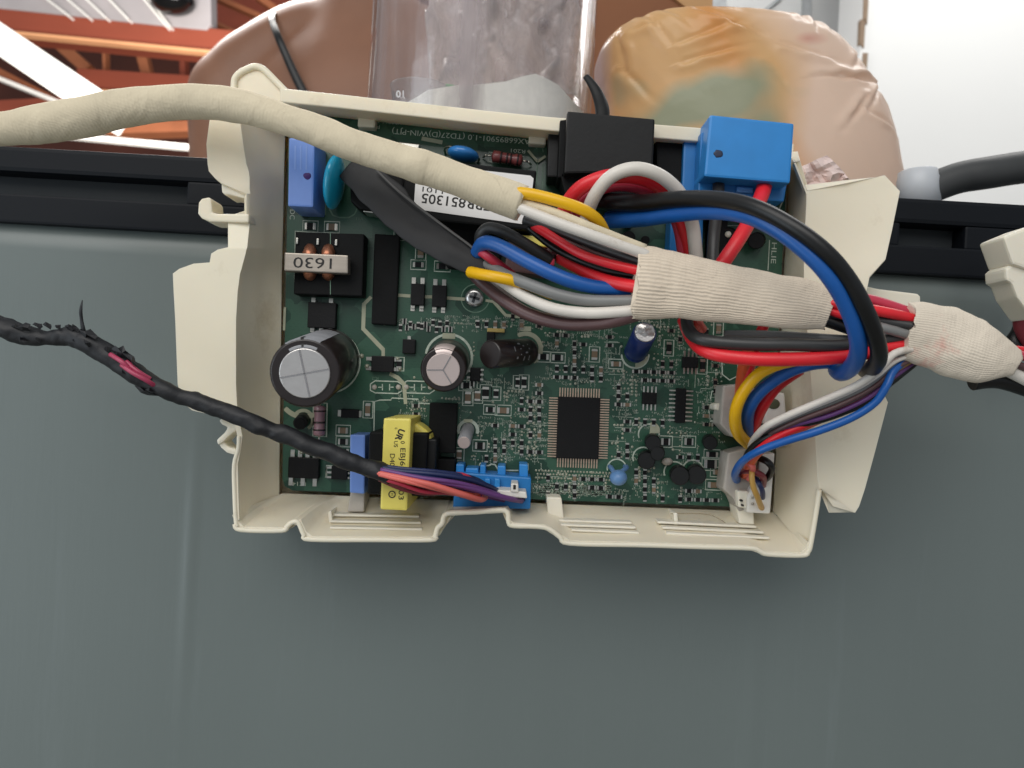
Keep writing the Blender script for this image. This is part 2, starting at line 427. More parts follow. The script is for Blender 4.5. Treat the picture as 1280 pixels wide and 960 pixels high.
# ------------------------------------------------------------------ appliance cabinet behind the board
YP = 0.0150                                   # face of the sheet-metal panel
ZT = P(640, 220, -YP).z; ZB = P(640, 316, -YP).z
panelm = mat('grey_painted_steel', '#6a7371', 0.34, var=0.05, vscale=16, bump=0.06, bscale=900, spec=0.5, stretch=(1, 1, 0.06), dirt=('#707978', 60, 0.6))  # vertically stretched colour noise paints faint reflection streaks, plus light dust
trimm = mat('black_trim_plastic', '#0c1016', 0.55, var=0.12, vscale=20, bump=0.04, bscale=900, spec=0.2)
trimg = mat('trim_recess_plastic', '#33373a', 0.6, var=0.12, vscale=20, spec=0.2)
cab = thing('appliance_cabinet', 'dark grey sheet metal appliance cabinet with black top trim behind the open circuit board', 'appliance')
def build_panel():
    bm = bmesh.new()
    xr = P(237, 700, -YP).x; xr2 = P(945, 800, -YP).x
    xs = sorted(set([-0.42 + 0.02 * i for i in range(43)] + [xr + 0.0007 * i for i in range(-9, 10)] + [xr2 + 0.001 * i for i in range(-8, 9)]))
    zs = [ZB + 0.004 - 0.012 * i for i in range(70)]
    z0 = P(237, 520, -YP).z; z1 = P(237, 880, -YP).z
    g = []
    for z in zs:
        row = []
        for x in xs:
            y = YP
            f = max(0, min(1, (z0 - z) / 0.03)) * max(0.15, min(1, (z - z1) / 0.05 + 0.3))
            y -= 0.00045 * f * math.exp(-((x - xr) / 0.0022) ** 2)
            y -= 0.00018 * max(0, min(1, (z0 - 0.02 - z) / 0.05)) * math.exp(-((x - xr2) / 0.003) ** 2)
            y += 0.0003 * math.sin(x * 9 + 1.0) * math.sin(z * 7)
            row.append(bm.verts.new((x, y, z)))
        g.append(row)
    for i in range(len(g) - 1):
        for j in range(len(xs) - 1):
            bm.faces.new((g[i][j], g[i + 1][j], g[i + 1][j + 1], g[i][j + 1]))
    o = from_bm('panel', bm, panelm, cab, True)
    s = o.modifiers.new('solid', 'SOLIDIFY'); s.thickness = 0.0012; s.offset = -1
    return o
build_panel()
XL, XR_ = -0.42, 0.42
zl0 = P(0, 268, -YP).z - P(0, 180, -YP).z       # drop of the lower bar under the top edge
H = ZT - ZB
wbox('lower_trim_bar', XL, XR_, YP - 0.003, YP + 0.02, ZB, ZB + 0.0095, trimm, cab)
wbox('upper_trim_bar', XL, XR_, YP - 0.002, YP + 0.02, ZT - 0.0085, ZT, trimm, cab, 0.0015)
wbox('recess_back', XL, XR_, YP + 0.006, YP + 0.019, ZB + 0.0092, ZT - 0.0083, trimg, cab, 0.0)
xa = P(236, 240, -YP).x; xb = P(1122, 290, -YP).x; xc = P(1203, 290, -YP).x
wbox('trim_block', xa, xb, YP - 0.0016, YP + 0.0065, ZB + 0.0092, ZT - 0.0083, trimm, cab)
wbox('trim_block', xc, XR_, YP - 0.0016, YP + 0.0065, ZB + 0.0092, ZT - 0.0083, trimm, cab)
topm = mat('cabinet_top_paint', '#3a3f42', 0.45, var=0.1, vscale=15)
wbox('top', XL, XR_, YP + 0.0195, 0.43, ZT - 0.03, ZT - 0.0006, topm, cab, 0.001)
wbox('side_panel', XL, XL + 0.002, YP + 0.0015, 0.42, -0.80, ZT - 0.031, panelm, cab, 0.0)
wbox('side_panel', XR_ - 0.002, XR_, YP + 0.0015, 0.42, -0.80, ZT - 0.031, panelm, cab, 0.0)

# ------------------------------------------------------------------ cream plastic housing
hs = thing('board_housing', 'cream plastic housing tray with broken rim and hooks holding the circuit board', 'housing')
HB, HR = -0.0125, 0.020
BOARD = [(361, 141), (985, 186), (962, 635), (366, 613), (356, 608), (353, 598)]
prism('tray_floor', [(352, 136), (992, 180), (970, 646), (346, 622)], HB - 0.0015, HB + 0.0008, cream, hs, 0.0)
# left wall, flange and rim (outer edge, fold, curve, foot)
def lrow(y, xo, xf, xi, ho=HR, hf=None, hm=0.007):
    hf = ho if hf is None else hf
    return [(xo, y, ho), (xf, y, hf), (xf + (xi - xf) * 0.45, y, hm), (xi - 4, y, 0.0005), (xi - 1, y + 0.01, HB)]
rowsL = [lrow(118, 300, 306, 364, 0.016, 0.015), lrow(150, 262, 300, 361, 0.018, 0.0175), lrow(180, 258, 304, 360, 0.018, 0.017), lrow(205, 259.5, 308, 359.2, 0.018, 0.017), lrow(214, 261, 311, 359, 0.018, 0.017),
         lrow(222, 268, 312, 359, 0.018, 0.017), lrow(229, 277, 312, 359, 0.018, 0.017), lrow(236, 294, 312, 358.6, 0.018, 0.017), lrow(242, 308, 313, 358.5, 0.018, 0.017), lrow(268, 308, 313, 358, 0.018, 0.017), lrow(270.5, 285, 313, 358, 0.018, 0.017),
         lrow(309, 285, 309, 357), lrow(312, 272, 308, 357), lrow(317, 264, 307, 357), lrow(328, 262, 304, 356.5), lrow(329.5, 242, 303.5, 356.5), lrow(336, 224, 302, 356.3), lrow(342, 216, 300, 356), lrow(365, 217, 297, 355.8), lrow(400, 219, 295, 355.5),
         lrow(480, 222, 295, 354.5), lrow(503, 228, 296, 354.2), lrow(513, 240, 297, 354), lrow(518, 262, 297.5, 354), lrow(521, 292, 298, 354), lrow(545, 296.5, 303, 353.6),
         lrow(562, 295, 301, 353.4), lrow(580, 290, 297, 353), lrow(620, 291, 298, 353), lrow(650, 292, 299, 352)]
patch('side_wall', rowsL, cream, hs)
# bottom wall
def brow(x, y, xi, yi, h=HR):
    return [(x, y, h), (x + (xi - x) * 0.06, y - 6.5, h), (x + (xi - x) * 0.5, y + (yi - y) * 0.55, 0.008), (xi, yi + 5, 0.0002), (xi, yi + 2, HB)]
bt = [(292, 649), (294, 658), (301, 665), (352, 666), (359, 661), (365, 656), (373, 656), (380, 671), (388, 677), (470, 677.5), (538, 677.5), (544, 673), (547, 663), (553, 657), (559, 645), (595, 643),
      (631, 641), (636, 655), (642, 660), (681, 662), (700, 674), (713, 682), (800, 684), (880, 686.5), (938, 688), (950, 692), (960, 695.5), (1003, 697), (1010, 692), (1013, 684)]
rowsB = []
for i, (x, y) in enumerate(bt):
    t = (x - 292) / (1013 - 292); xi = 352 + t * (966 - 352); yi = 612 + t * 24
    rowsB.append(brow(x, y, xi, yi))
patch('bottom_wall', rowsB, cream, hs)
# right wall
def rrow(xi, yi, xf, yf, f2=None, fo=None, hf=0.0185):
    f2 = f2 or (xf + 1.5, yf + 0.3, hf); fo = fo or (xf + 3, yf + 0.6, hf)
    return [(xi, yi, HB), (xi + 2, yi, 0.0005), (xi + (xf - xi) * 0.45, yi + (yf - yi) * 0.5, 0.0085), (xf, yf, hf), f2, fo]
rowsR = [rrow(986, 190, 992, 203), rrow(985, 214, 1006, 238), rrow(985, 218, 1008, 243, (1058, 230, 0.019), (1106, 219, 0.021)), rrow(984, 235, 1008, 255, (1060, 246, 0.0185), (1125, 239, 0.022)),
         rrow(982, 290, 1006, 290, (1052, 290, 0.018), (1115, 288, 0.022)), rrow(979, 325, 1005, 325, (1046, 326, 0.018), (1107, 324, 0.022)), rrow(978, 348, 1005, 347, (1040, 349, 0.0185), (1087, 346, 0.0218)),
         rrow(976, 400, 1008, 400, (1036, 400, 0.0185), (1076, 400, 0.021)), rrow(973, 450, 1012, 450, (1046, 455, 0.018), (1090, 460, 0.020)), rrow(971, 485, 1015, 487, (1056, 492, 0.0175), (1110, 503, 0.0185)),
         rrow(970, 512, 1017, 514, (1056, 514, 0.017), (1108, 511, 0.0185)), rrow(968, 560, 1020, 562, (1050, 565, 0.0175), (1093, 568, 0.0188)), rrow(967, 590, 1022, 595, (1046, 610, 0.0182), (1081, 612, 0.0195)),
         rrow(966.5, 600, 1023, 603, (1042, 627, 0.0186), (1074, 633, 0.0195)), rrow(966.3, 604, 1023.5, 606, (1041, 633, 0.0187), (1069, 641, 0.0195)), rrow(966, 607, 1024, 610), rrow(965, 630, 1020, 640), rrow(964, 638, 1012, 686)]
patch('side_wall', rowsR, cream, hs)
prism('tab', [(1060, 352), (1098, 361), (1147, 367), (1151, 370), (1151, 384), (1100, 392), (1060, 395)], 0.012, 0.0145, creamw, hs, 0.0006)
tube('rim', [(x, y - 3, HR - 0.0002) for x, y in bt[1:]] + [(1020, 640, 0.0195), (1024, 612, 0.019)], cream, hs, 3.4, seg=10, n=4)
tube('rim', [(299, 545, 0.0198), (298, 562, 0.0198), (293, 581, 0.0198), (293.5, 620, 0.0198), (295, 650, 0.0198), (297, 658, 0.0198)], cream, hs, 3.0, seg=10, n=4)
# top wall with lip
rowsT = []
for x, y in ((352, 115), (420, 122), (520, 133), (610, 143), (690, 151), (780, 157), (870, 164), (930, 173), (985, 190)):
    rowsT.append([(x, y, 0.012), (x + 0.3, y + 8.5, 0.0125), (x + 1, y + 12, 0.006), (x + 2, y + 15.5, 0.0008), (x + 2, y + 14, HB)])
patch('top_wall', rowsT, cream, hs, bevel=0.0007)
for x, y in ((458, 151), (672, 172)):
    box('snap_tab', x, y, 22, 16, -0.001, 0.0035, cream, hs, 3.5, 0.0006)
# raised tab at the upper left corner
ct = prism('corner_tab', [(291, 122), (291, 99), (299, 90), (318, 82), (330, 86), (362, 119), (374, 128), (374, 141), (330, 140)], 0.0085, 0.0112, cream, hs, 0.0006)
tube('tab_rim', [(293, 124, 0.0115), (292.5, 106, 0.0115), (294.5, 97, 0.0115), (302, 90, 0.0115), (314, 84.5, 0.0115), (322, 83.5, 0.0115), (331, 88, 0.0115), (346, 103, 0.0115), (362, 119, 0.0118), (376, 129, 0.012)], cream, ct, 4.2, seg=12, flat=0.9)
# hooks and clips on the left edge
prism('hook', [(248, 253), (252, 248), (261, 246), (264, 250), (265, 265), (270, 267), (311, 267), (311, 278), (262, 277), (252, 273), (247, 267)], 0.010, 0.0195, cream, hs, 0.0008)
prism('clip', [(276, 229), (282, 231), (306, 243), (309, 249), (298, 246), (286, 243), (281, 244), (277, 240)], 0.006, 0.0165, creamw, hs, 0.0006)
prism('clip', [(273, 526), (278, 521), (285, 526), (297, 528), (299, 536), (288, 543), (279, 552), (272, 557), (270, 550), (281, 540), (284, 534), (277, 531)], 0.008, 0.016, creamw, hs, 0.0007)
prism('clip', [(270, 551), (276, 546), (284, 558), (295, 561), (299, 566), (293, 569), (283, 566), (276, 560)], 0.008, 0.015, creamw, hs, 0.0007)
# ribs, posts and snaps on the bottom wall
for x0, y0, x1, y1, hh in ((414, 644, 524, 646, 0.0085), (412, 652, 526, 654, 0.0115), (412, 660, 528, 662, 0.0145),
                           (662, 650, 790, 654, 0.0082), (700, 656.5, 795, 660, 0.011), (714, 663, 799, 666.5, 0.0135),
                           (822, 653, 946, 659, 0.008), (828, 660, 955, 666, 0.0105), (833, 667, 962, 673, 0.013)):
    prism('rib', [(x0, y0 - 1.6), (x1, y1 - 1.6), (x1, y1 + 1.6), (x0, y0 + 1.6)], hh - 0.006, hh + 0.002, creamw, hs, 0.0004)
prism('rib', [(410, 640), (414, 638), (417, 664), (412, 664)], 0.003, 0.0125, creamw, hs, 0.0003)
prism('snap_tab', [(683, 621), (702, 622), (705, 648), (685, 648)], -0.003, 0.0075, creamw, hs, 0.0005)
prism('snap_tab', [(842, 641), (847, 641), (848, 657), (843, 657)], 0.0, 0.009, creamw, hs, 0.0004)
prism('post', [(438, 614), (456, 614), (455, 640), (434, 640)], 0.0, 0.0085, greyp, hs, 0.0005)
prism('post', [(920, 628), (942, 630), (943, 656), (924, 655)], 0.0, 0.0085, creamw, hs, 0.0005)
strip('scratch', [(838, 642), (875, 642), (890, 644), (903, 651), (908, 655)], 0.9, 0.0078, mat('grime_brown', '#94866c', 0.7), hs)

# ------------------------------------------------------------------ circuit board
cb = thing('circuit_board', 'green printed circuit board crowded with chips and capacitors in the cream housing', 'circuit board')
prism('substrate', BOARD, -0.0016, 0.0, pcb, cb, 0.0)
prism('edge_copper', [(354.5, 384), (357.5, 384), (356.5, 413), (353.5, 413)], -0.0017, 0.0003, silkc, cb, 0.0)
# the board is held off the tray floor by standoffs hidden under it
for x, y in ((400, 200), (930, 230), (400, 570), (920, 590), (593, 372)):
    cyl('standoff', P(x, y, HB), P(x, y, -0.0015), [(0, 0.003), (1, 0.003)], cream, hs, 12)

def sc_(r, h): return r * S(h)

def can(name, top, base, r_px, h, sleeve, topm, rim=0.72, label=None, mark=None, r_base=None, hb=0.0):
    """electrolytic capacitor standing on the board; top/base in pixels"""
    A = P(base[0], base[1], hb); B = P(top[0], top[1], h); r = r_px * S(h)
    o = cyl(name, A, B, [(0, r * 0.96), (0.03, r), (0.08, r), (0.12, r * 0.95), (0.17, r), (0.985, r), (1.0, r * 0.93)], sleeve, cb, 36)
    T = (B - A).normalized()
    cyl('vent_top', B - T * 0.0002, B + T * 0.00045, [(0, r * rim), (0.7, r * rim), (1, r * rim * 0.96)], topm, o, 36)
    if label: o['label'] = label
    return o, A, B, T, r

# big electrolytic capacitor, its marking stripe and vent cross
c1, A, B, T, r = can('capacitor', (381, 466.5), (412, 448), 44, 0.036, sleevecap, alum, 0.72, label='large black electrolytic capacitor with silver top')
def grooves(c, B, T, r, angs, w, m):
    s = RIGHT - T * RIGHT.dot(T); s.normalize(); d = T.cross(s)
    for a in angs:
        a = math.radians(a); e = s * math.cos(a) + d * math.sin(a); f = T.cross(e)
        q = B + T * 0.0005
        A4 = [q - f * w, q + e * r * 0.69 - f * w, q + e * r * 0.69 + f * w, q + f * w]
        loft('vent_groove', A4, [p + T * 0.00012 for p in A4], m, c, 0.0)
groovem = mat('vent_groove_metal', '#bdb9b8', 0.25, metal=0.9)
grooves(c1, B, T, r, (10, 100, 190, 280), 0.00022, groovem)
def stripe(c, A, B, r, a0, a1, t0, t1, m, name='marking_stripe', lift=1.01, over=0.0):
    ax = B - A; T = ax.normalized(); s = RIGHT - T * RIGHT.dot(T); s.normalize(); d = UP - T * UP.dot(T) - s * UP.dot(s); d.normalize()
    bm = bmesh.new(); n = 8; ra = []; rb = []; rc = []
    for k in range(n + 1):
        a = math.radians(a0 + (a1 - a0) * k / n); e = s * math.cos(a) + d * math.sin(a)
        ra.append(bm.verts.new(A + ax * t0 + e * r * lift)); rb.append(bm.verts.new(A + ax * t1 + e * r * lift))
        if over: rc.append(bm.verts.new(A + ax * 1.0 + T * 0.00015 + e * r * over))
    for k in range(n):
        bm.faces.new((ra[k], ra[k + 1], rb[k + 1], rb[k]))
        if over: bm.faces.new((rb[k], rb[k + 1], rc[k + 1], rc[k]))
    bmesh.ops.recalc_face_normals(bm, faces=bm.faces)
    return from_bm(name, bm, m, c, True)
stripe(c1, A, B, r, 62, 122, 0.18, 0.99, sleevegrey, over=0.73)
stripe(c1, A, B, r, 90, 95, 0.9, 0.992, ink, 'polarity_mark', 1.02, over=0.75)
# the pale glue ring and printed ring around it
def ring_px(cx, cy, r, a0, a1, n=24): return [(cx + r * math.cos(math.radians(a0 + (a1 - a0) * k / n)), cy + r * math.sin(math.radians(a0 + (a1 - a0) * k / n))) for k in range(n + 1)]
strip('printed_outline', ring_px(411, 452, 39, -100, 100), 1.6, 0.00012, silk, cb)
strip('printed_outline', ring_px(380, 490, 31, 40, 140), 5, 0.00012, silkc, cb)

c2, A, B, T, r = can('capacitor', (554, 462), (561, 450), 28.5, 0.020, sleevecap, pinkal, 0.74, label='mid-sized black capacitor with pale round top')
grooves(c2, B, T, r, (180, 60, 300), 0.00014, groovem)
stripe(c2, A, B, r, 62, 112, 0.6, 0.995, pinkal, over=0.74)
strip('printed_outline', ring_px(561, 447, 29, -170, 50), 2.4, 0.00012, silk, cb)
box('printed_pad', 561, 420, 16, 7, 0, 0.0002, silkc, cb)

c3, A, B, T, r = can('capacitor', (580, 553), (585, 536), 8.5, 0.013, sleevegrey, pinkal, 0.9, label='tiny grey capacitor with pinkish round top')
strip('printed_outline', ring_px(585, 538, 12, -200, 20), 3.2, 0.00012, silk, cb)
box('printed_pad', 585, 526, 11, 4, 0, 0.0002, silkc, cb)

# capacitor pushed over on its side
A = P(660, 440, 0.0018); B = P(612, 443, 0.016)
r = 17.5 * S(0.008)
c4 = cyl('capacitor', A, B, [(0, r * 0.95), (0.04, r), (0.1, r), (0.14, r * 0.94), (0.19, r), (0.97, r), (1.0, r * 0.9)], sleevecap, cb, 30); c4['label'] = 'black capacitor bent over onto its side'
for t0, t1, a0, a1 in ((0.12, 0.16, 40, 60), (0.2, 0.25, 30, 62), (0.3, 0.34, 42, 75), (0.4, 0.45, 35, 60), (0.2, 0.24, 70, 88), (0.35, 0.4, 80, 100), (0.5, 0.53, 50, 90)):
    pass
ax = B - A; Tn = ax.normalized()
sI = OUT - Tn * OUT.dot(Tn); sI.normalize(); dI = Tn.cross(sI)
def wrapmark(c, A, ax, r, s, d, t, a, w, hgt, m):
    bm = bmesh.new(); vs = []
    for (dt, da) in ((-w, -hgt), (w, -hgt), (w, hgt), (-w, hgt)):
        an = math.radians(a + da); vs.append(bm.verts.new(A + ax * (t + dt) + (s * math.cos(an) + d * math.sin(an)) * r * 1.012))
    bm.faces.new(vs); return from_bm('printed_mark', bm, m, c)
for t, a, w, g in ((0.25, -28, 0.012, 10), (0.25, 20, 0.012, 12), (0.33, -5, 0.03, 3), (0.38, -30, 0.012, 9), (0.38, 24, 0.02, 3), (0.47, 0, 0.012, 14), (0.47, 35, 0.03, 4), (0.56, -25, 0.02, 5), (0.62, 12, 0.012, 10), (0.75, 0, 0.006, 40)):
    wrapmark(c4, A, ax, r, sI, dI, t, a, w, g, sleevegrey)
strip('printed_outline', ring_px(657, 436, 19, -120, 60), 4.5, 0.00012, silkc, cb)
box('printed_pad', 657, 411, 14, 6, 0, 0.0002, silkc, cb)
prism('gold_contact', rect(620, 413, 22, 5), 0.0, 0.0015, gold, cb, 0.0002)
box('relay', 613, 430, 10, 30, 0, 0.0025, chipm, cb)

# small blue can with crumpled foil top
c5, A, B, T, r = can('capacitor', (806, 416), (794, 441), 15, 0.013, bluesleeve, alum, 0.86, label='small dark blue capacitor with crumpled foil top')
ellipsoid('foil_top', B + T * 0.0003, [RIGHT * r * 0.82, UP * r * 0.82, T * 0.0009], alum, c5, 22, 12, 0.0007, 900)
strip('printed_outline', ring_px(794, 443, 17, 0, 180), 1.8, 0.00012, silk, cb)
strip('printed_outline', ring_px(794, 443, 14, 10, 90), 4.5, 0.00013, silkc, cb)

# film capacitors (box type)
f1 = prism('film_capacitor', [(361, 172), (393.5, 172), (391.5, 259), (359.5, 257.5)], 0.0, 0.0145, bluebox, cb, 0.0006); f1['label'] = 'tall periwinkle blue box capacitor with a purple ink dot'
ellipsoid('ink_dot', P(384, 220, 0.01452), [RIGHT * 5 * S(0.0145), UP * 4.4 * S(0.0145), OUT * 0.00008], purpleink, f1, 14, 6, 0.0002, 1500)
for xx in (369, 376, 383):                # worn raised lines, no longer readable
    strip('moulded_line', [(xx, 182), (xx - 0.3, 212)], 1.6, 0.01456, mat('moulded_blue_%d' % xx, '#84a3e2', 0.4), f1)
f2 = prism('film_capacitor', [(437.5, 543), (456.5, 543.5), (455.5, 617.5), (437, 616)], 0.0, 0.012, bluebox, cb, 0.0005); f2['label'] = 'narrow periwinkle blue box capacitor beside the yellow taped transformer'
# disc varistor and ceramics
a = math.radians(11)
X = (RIGHT * math.cos(a) - UP * math.sin(a)); Y = (RIGHT * math.sin(a) + UP * math.cos(a))
v1 = ellipsoid('varistor', P(418, 228, 0.009), [X * 10.5 * S(0.009), (Y * 33 * S(0.009) + OUT * 0.002), (OUT * 0.0085 - Y * 0.0012)], teal, cb, 24, 16); v1['label'] = 'glossy teal disc varistor standing on edge'
strip('printed_outline', [(412, 255), (412, 262), (416, 269), (424, 272), (436, 272), (443, 268), (446, 262), (446, 254)], 1.4, 0.0001, silkdim, cb)
strip('printed_outline', [(407, 190), (407, 268), (372, 266)], 1.2, 0.0001, silkdim, cb)
d1 = ellipsoid('ceramic_capacitor', P(579, 193, 0.006), [X * 20 * S(0.006), Y * 9 * S(0.006), OUT * 0.005], bluecer, cb, 22, 14); d1['label'] = 'blue oval ceramic capacitor near the top edge'
tube('lead', [(557, 193, 0.0002), (556, 186, 0.003), (562, 183, 0.005), (570, 187, 0.006)], silver, d1, 1.4, 8)
tube('lead', [(597, 203, 0.0002), (599, 199, 0.002), (595, 196, 0.005)], silver, d1, 1.4, 8)
d2 = ellipsoid('ceramic_capacitor', P(773, 597, 0.009), [RIGHT * 11 * S(0.009), UP * 10 * S(0.009), OUT * 0.003], palebl, cb, 20, 12); d2['label'] = 'pale blue round ceramic capacitor near the bottom edge'
for x in (762, 781):
    tube('lead', [(x, 583, 0.0), (x + 2, 585, 0.004), (770, 594, 0.009)], palebl, d2, 3.0, 8)
strip('printed_outline', ring_px(771, 586, 12, -190, 10), 1.3, 0.0001, silk, cb)

# axial resistors
def axial(A, B, rpx, bodym, bands, label):
    r = rpx * S(0.004); ax = B - A
    o = cyl('resistor', A, B, [(0, r * 0.55), (0.05, r), (0.22, r), (0.28, r * 0.88), (0.72, r * 0.88), (0.78, r), (0.95, r), (1, r * 0.55)], bodym, cb, 20); o['label'] = label
    for t in bands:
        C = A + ax * t
        cyl('colour_band', C - ax * 0.028, C + ax * 0.028, [(0, r * 1.02), (1, r * 1.02)], darkband, o, 20)
    T = ax.normalized()
    for p, q in ((A, -T), (B, T)):
        bm_ = [p - q * 0.0005, p + q * 0.0018, p + q * 0.0028 + Vector((0, 0.0028, 0))]
        cyl('lead', bm_[0], bm_[1], [(0, 0.0003), (1, 0.0003)], silver, o, 8)
        cyl('lead', bm_[1], bm_[2], [(0, 0.0003), (1, 0.0003)], silver, o, 8)
    return o
axial(P(615, 195, 0.004), P(653, 201, 0.004), 7.5, brownres, (0.3, 0.5, 0.62, 0.85), 'brown axial resistor with dark bands in the top row')
axial(P(400, 507, 0.004), P(399, 545, 0.004), 7.5, pinkres, (0.18, 0.55, 0.8), 'pinkish axial resistor below the big capacitor')
strip('printed_outline', [(611, 190), (655, 196), (654, 207), (610, 202)], 1.0, 0.0001, silk, cb, True)
strip('printed_outline', [(392, 503), (409, 504), (408, 546), (391, 545)], 1.4, 0.0001, silk, cb, True)
# small black electrolytic below the big capacitor
c6, A, B, T, r = can('capacitor', (375, 529), (379, 524), 8.5, 0.006, blackp, blackm, 0.8, label='small black capacitor under the big capacitor')
strip('printed_outline', ring_px(379, 525, 12, -150, 60), 3.4, 0.0001, silkc, cb)
ellipsoid('glue_blob', P(366, 541, 0.001), [RIGHT * 8 * S(0), UP * 5 * S(0), OUT * 0.0016], creamw, cb, 14, 8, 0.0003, 900)

# ----- taped ferrite transformer with steel band (upper left)
t1 = box('transformer', 411, 330, 86, 78, 0.0, 0.0065, blackm, cb, 1.8, 0.0004); t1['label'] = 'black coil with copper windings under a grey steel band'
prism('band', [(355.5, 315.5), (435, 319), (435, 342), (355, 338.5)], 0.008, 0.0118, steelb, t1, 0.0004)
for x in (387, 410):
    for dy, hh in ((-16, 0.0065), (16, 0.0065)):
        tube('winding', [(x, 328 + dy * 0.2, 0.0078, 8), (x, 328 + dy * 0.6, 0.008, 8.5), (x + 0.5, 328 + dy * 0.9, 0.0072, 8), (x + 0.5, 328 + dy * 1.1, 0.006, 6.5)], copper, t1, n=5, wob=0.1, wscale=900)
text('printed_text', '1630', 393, 328, 0.0119, 19, 182, ink, t1, width=48)
strip('printed_outline', [(369, 289), (455, 294), (453, 371), (368, 366)], 1.1, 0.0003, silk, cb, True)
strip('printed_outline', [(413, 290), (413, 368)], 1.0, 0.00665, silkdim, cb)
for x, y in ((371, 301), (397, 302), (420, 303)):
    box('pin', x, y, 3, 8, 0.0065, 0.0072, silver, t1)

# ----- yellow taped transformer (lower left)
t2 = prism('transformer', [(461, 546), (546, 549), (542, 621), (459, 618)], 0.0, 0.0165, blackp, cb, 0.0006); t2['label'] = 'black ferrite transformer wrapped in yellow tape'
prism('winding_tape', [(478, 528), (522, 529), (536, 540), (541, 556), (538, 590), (533, 600), (480, 600)], 0.004, 0.0155, yellowtape, t2, 0.0012, 3)
prism('core', [(462, 539.5), (535, 541.5), (531, 618), (459, 617)], 0.003, 0.0195, blackm, t2, 0.0006)
prism('tape_strap', [(479.5, 522.5), (514, 523), (509, 638.5), (475, 637)], 0.001, 0.0255, yellowtape, t2, 0.0006)
hT = 0.0256
text('printed_text', 'EBJ61', 503, 574, hT, 9.2, 91, ink, t2, width=26)
text('printed_text', '03', 501, 619, hT, 9.2, 91, ink, t2, width=12)
text('printed_text', 'D409', 490, 577, hT, 8.6, 91, ink, t2, width=20)
text('printed_text', 'US', 494.5, 555, hT, 7, 91, ink, t2)
text('printed_text', 'UR', 499.5, 543, hT, 11, 112, ink, t2, bold=0.03)
text('printed_text', 'c', 495.5, 535.5, hT, 6, 91, ink, t2)
text('printed_text', '0', 503, 553, hT, 7.5, 91, ink, t2)
strip('printed_outline', ring_px(490, 618, 4, 0, 360, 14), 1.1, hT, ink, t2)
text('printed_text', 'H', 490, 618, hT, 4.5, 91, ink, t2)
box('choke', 553, 535, 34, 62, 0, 0.006, blackm, cb)
box('choke', 553, 594, 30, 40, 0, 0.008, blackm, cb)
box('printed_pad', 560, 506, 17, 3.5, 0, 0.0002, silk, cb)
for pts in ([(467, 560), (468, 502), (475, 500), (489, 500)], [(489, 499), (490, 497.5), (523, 499), (523, 504), (545, 505), (544, 516)]):
    strip('printed_outline', pts, 1.2, 0.0001, silk, cb)

# ----- black relay with the white sticker
r1 = prism('relay', [(506, 196), (671, 213), (664, 288), (503, 272)], 0.0, 0.013, blackm, cb, 0.0006); r1['label'] = 'black relay block carrying a white number sticker'
st = prism('sticker', [(521, 204), (663, 219.5), (667, 223), (660, 281), (517, 261)], 0.0129, 0.0132, sticker, r1, 0.0)
text('printed_text', 'EBR851305', 570, 252, 0.01325, 17, 187, ink, st, width=86, bold=0.012)
text('printed_text', '1101', 541, 237.5, 0.01325, 9, 187, ink, st, width=26)
b1 = prism('relay', [(436, 210), (506, 214), (503, 266), (450, 262), (438, 252)], 0.0, 0.010, blackm, cb, 0.0008)
b1['label'] = 'low black block next to the teal disc'
for x, y, w, g in ((466, 263, 24, 7), (478, 268, 12, 5), (470, 258, 10, 6)):
    box('terminal', x, y, w, g, 0.002, 0.0085, silver, cb, 8, 0.0004)

# ----- tall black slot strip, little component with red and yellow film
prism('dark_block', [(468, 292), (500, 294), (495, 407), (464, 405)], 0, 0.0022, blackm, cb, 0.0004)  # flat black blocks filling dark areas of the board
prism('dark_block', [(505, 262), (640, 276), (620, 340), (560, 335)], 0, 0.0035, blackm, cb, 0.0006)
t3 = prism('transformer', [(636, 300), (690, 306), (682, 345), (630, 338)], 0, 0.008, w_brn, cb, 0.0006); t3['label'] = 'small coil with yellow film and red end behind the wires'
prism('film', [(633, 292), (671, 295), (685, 309), (646, 303)], 0.004, 0.0095, yellowtape, t3, 0.0003)
prism('end_block', [(674, 313), (694, 318), (693, 332), (670, 328)], 0.003, 0.0095, w_pink, t3, 0.0004)

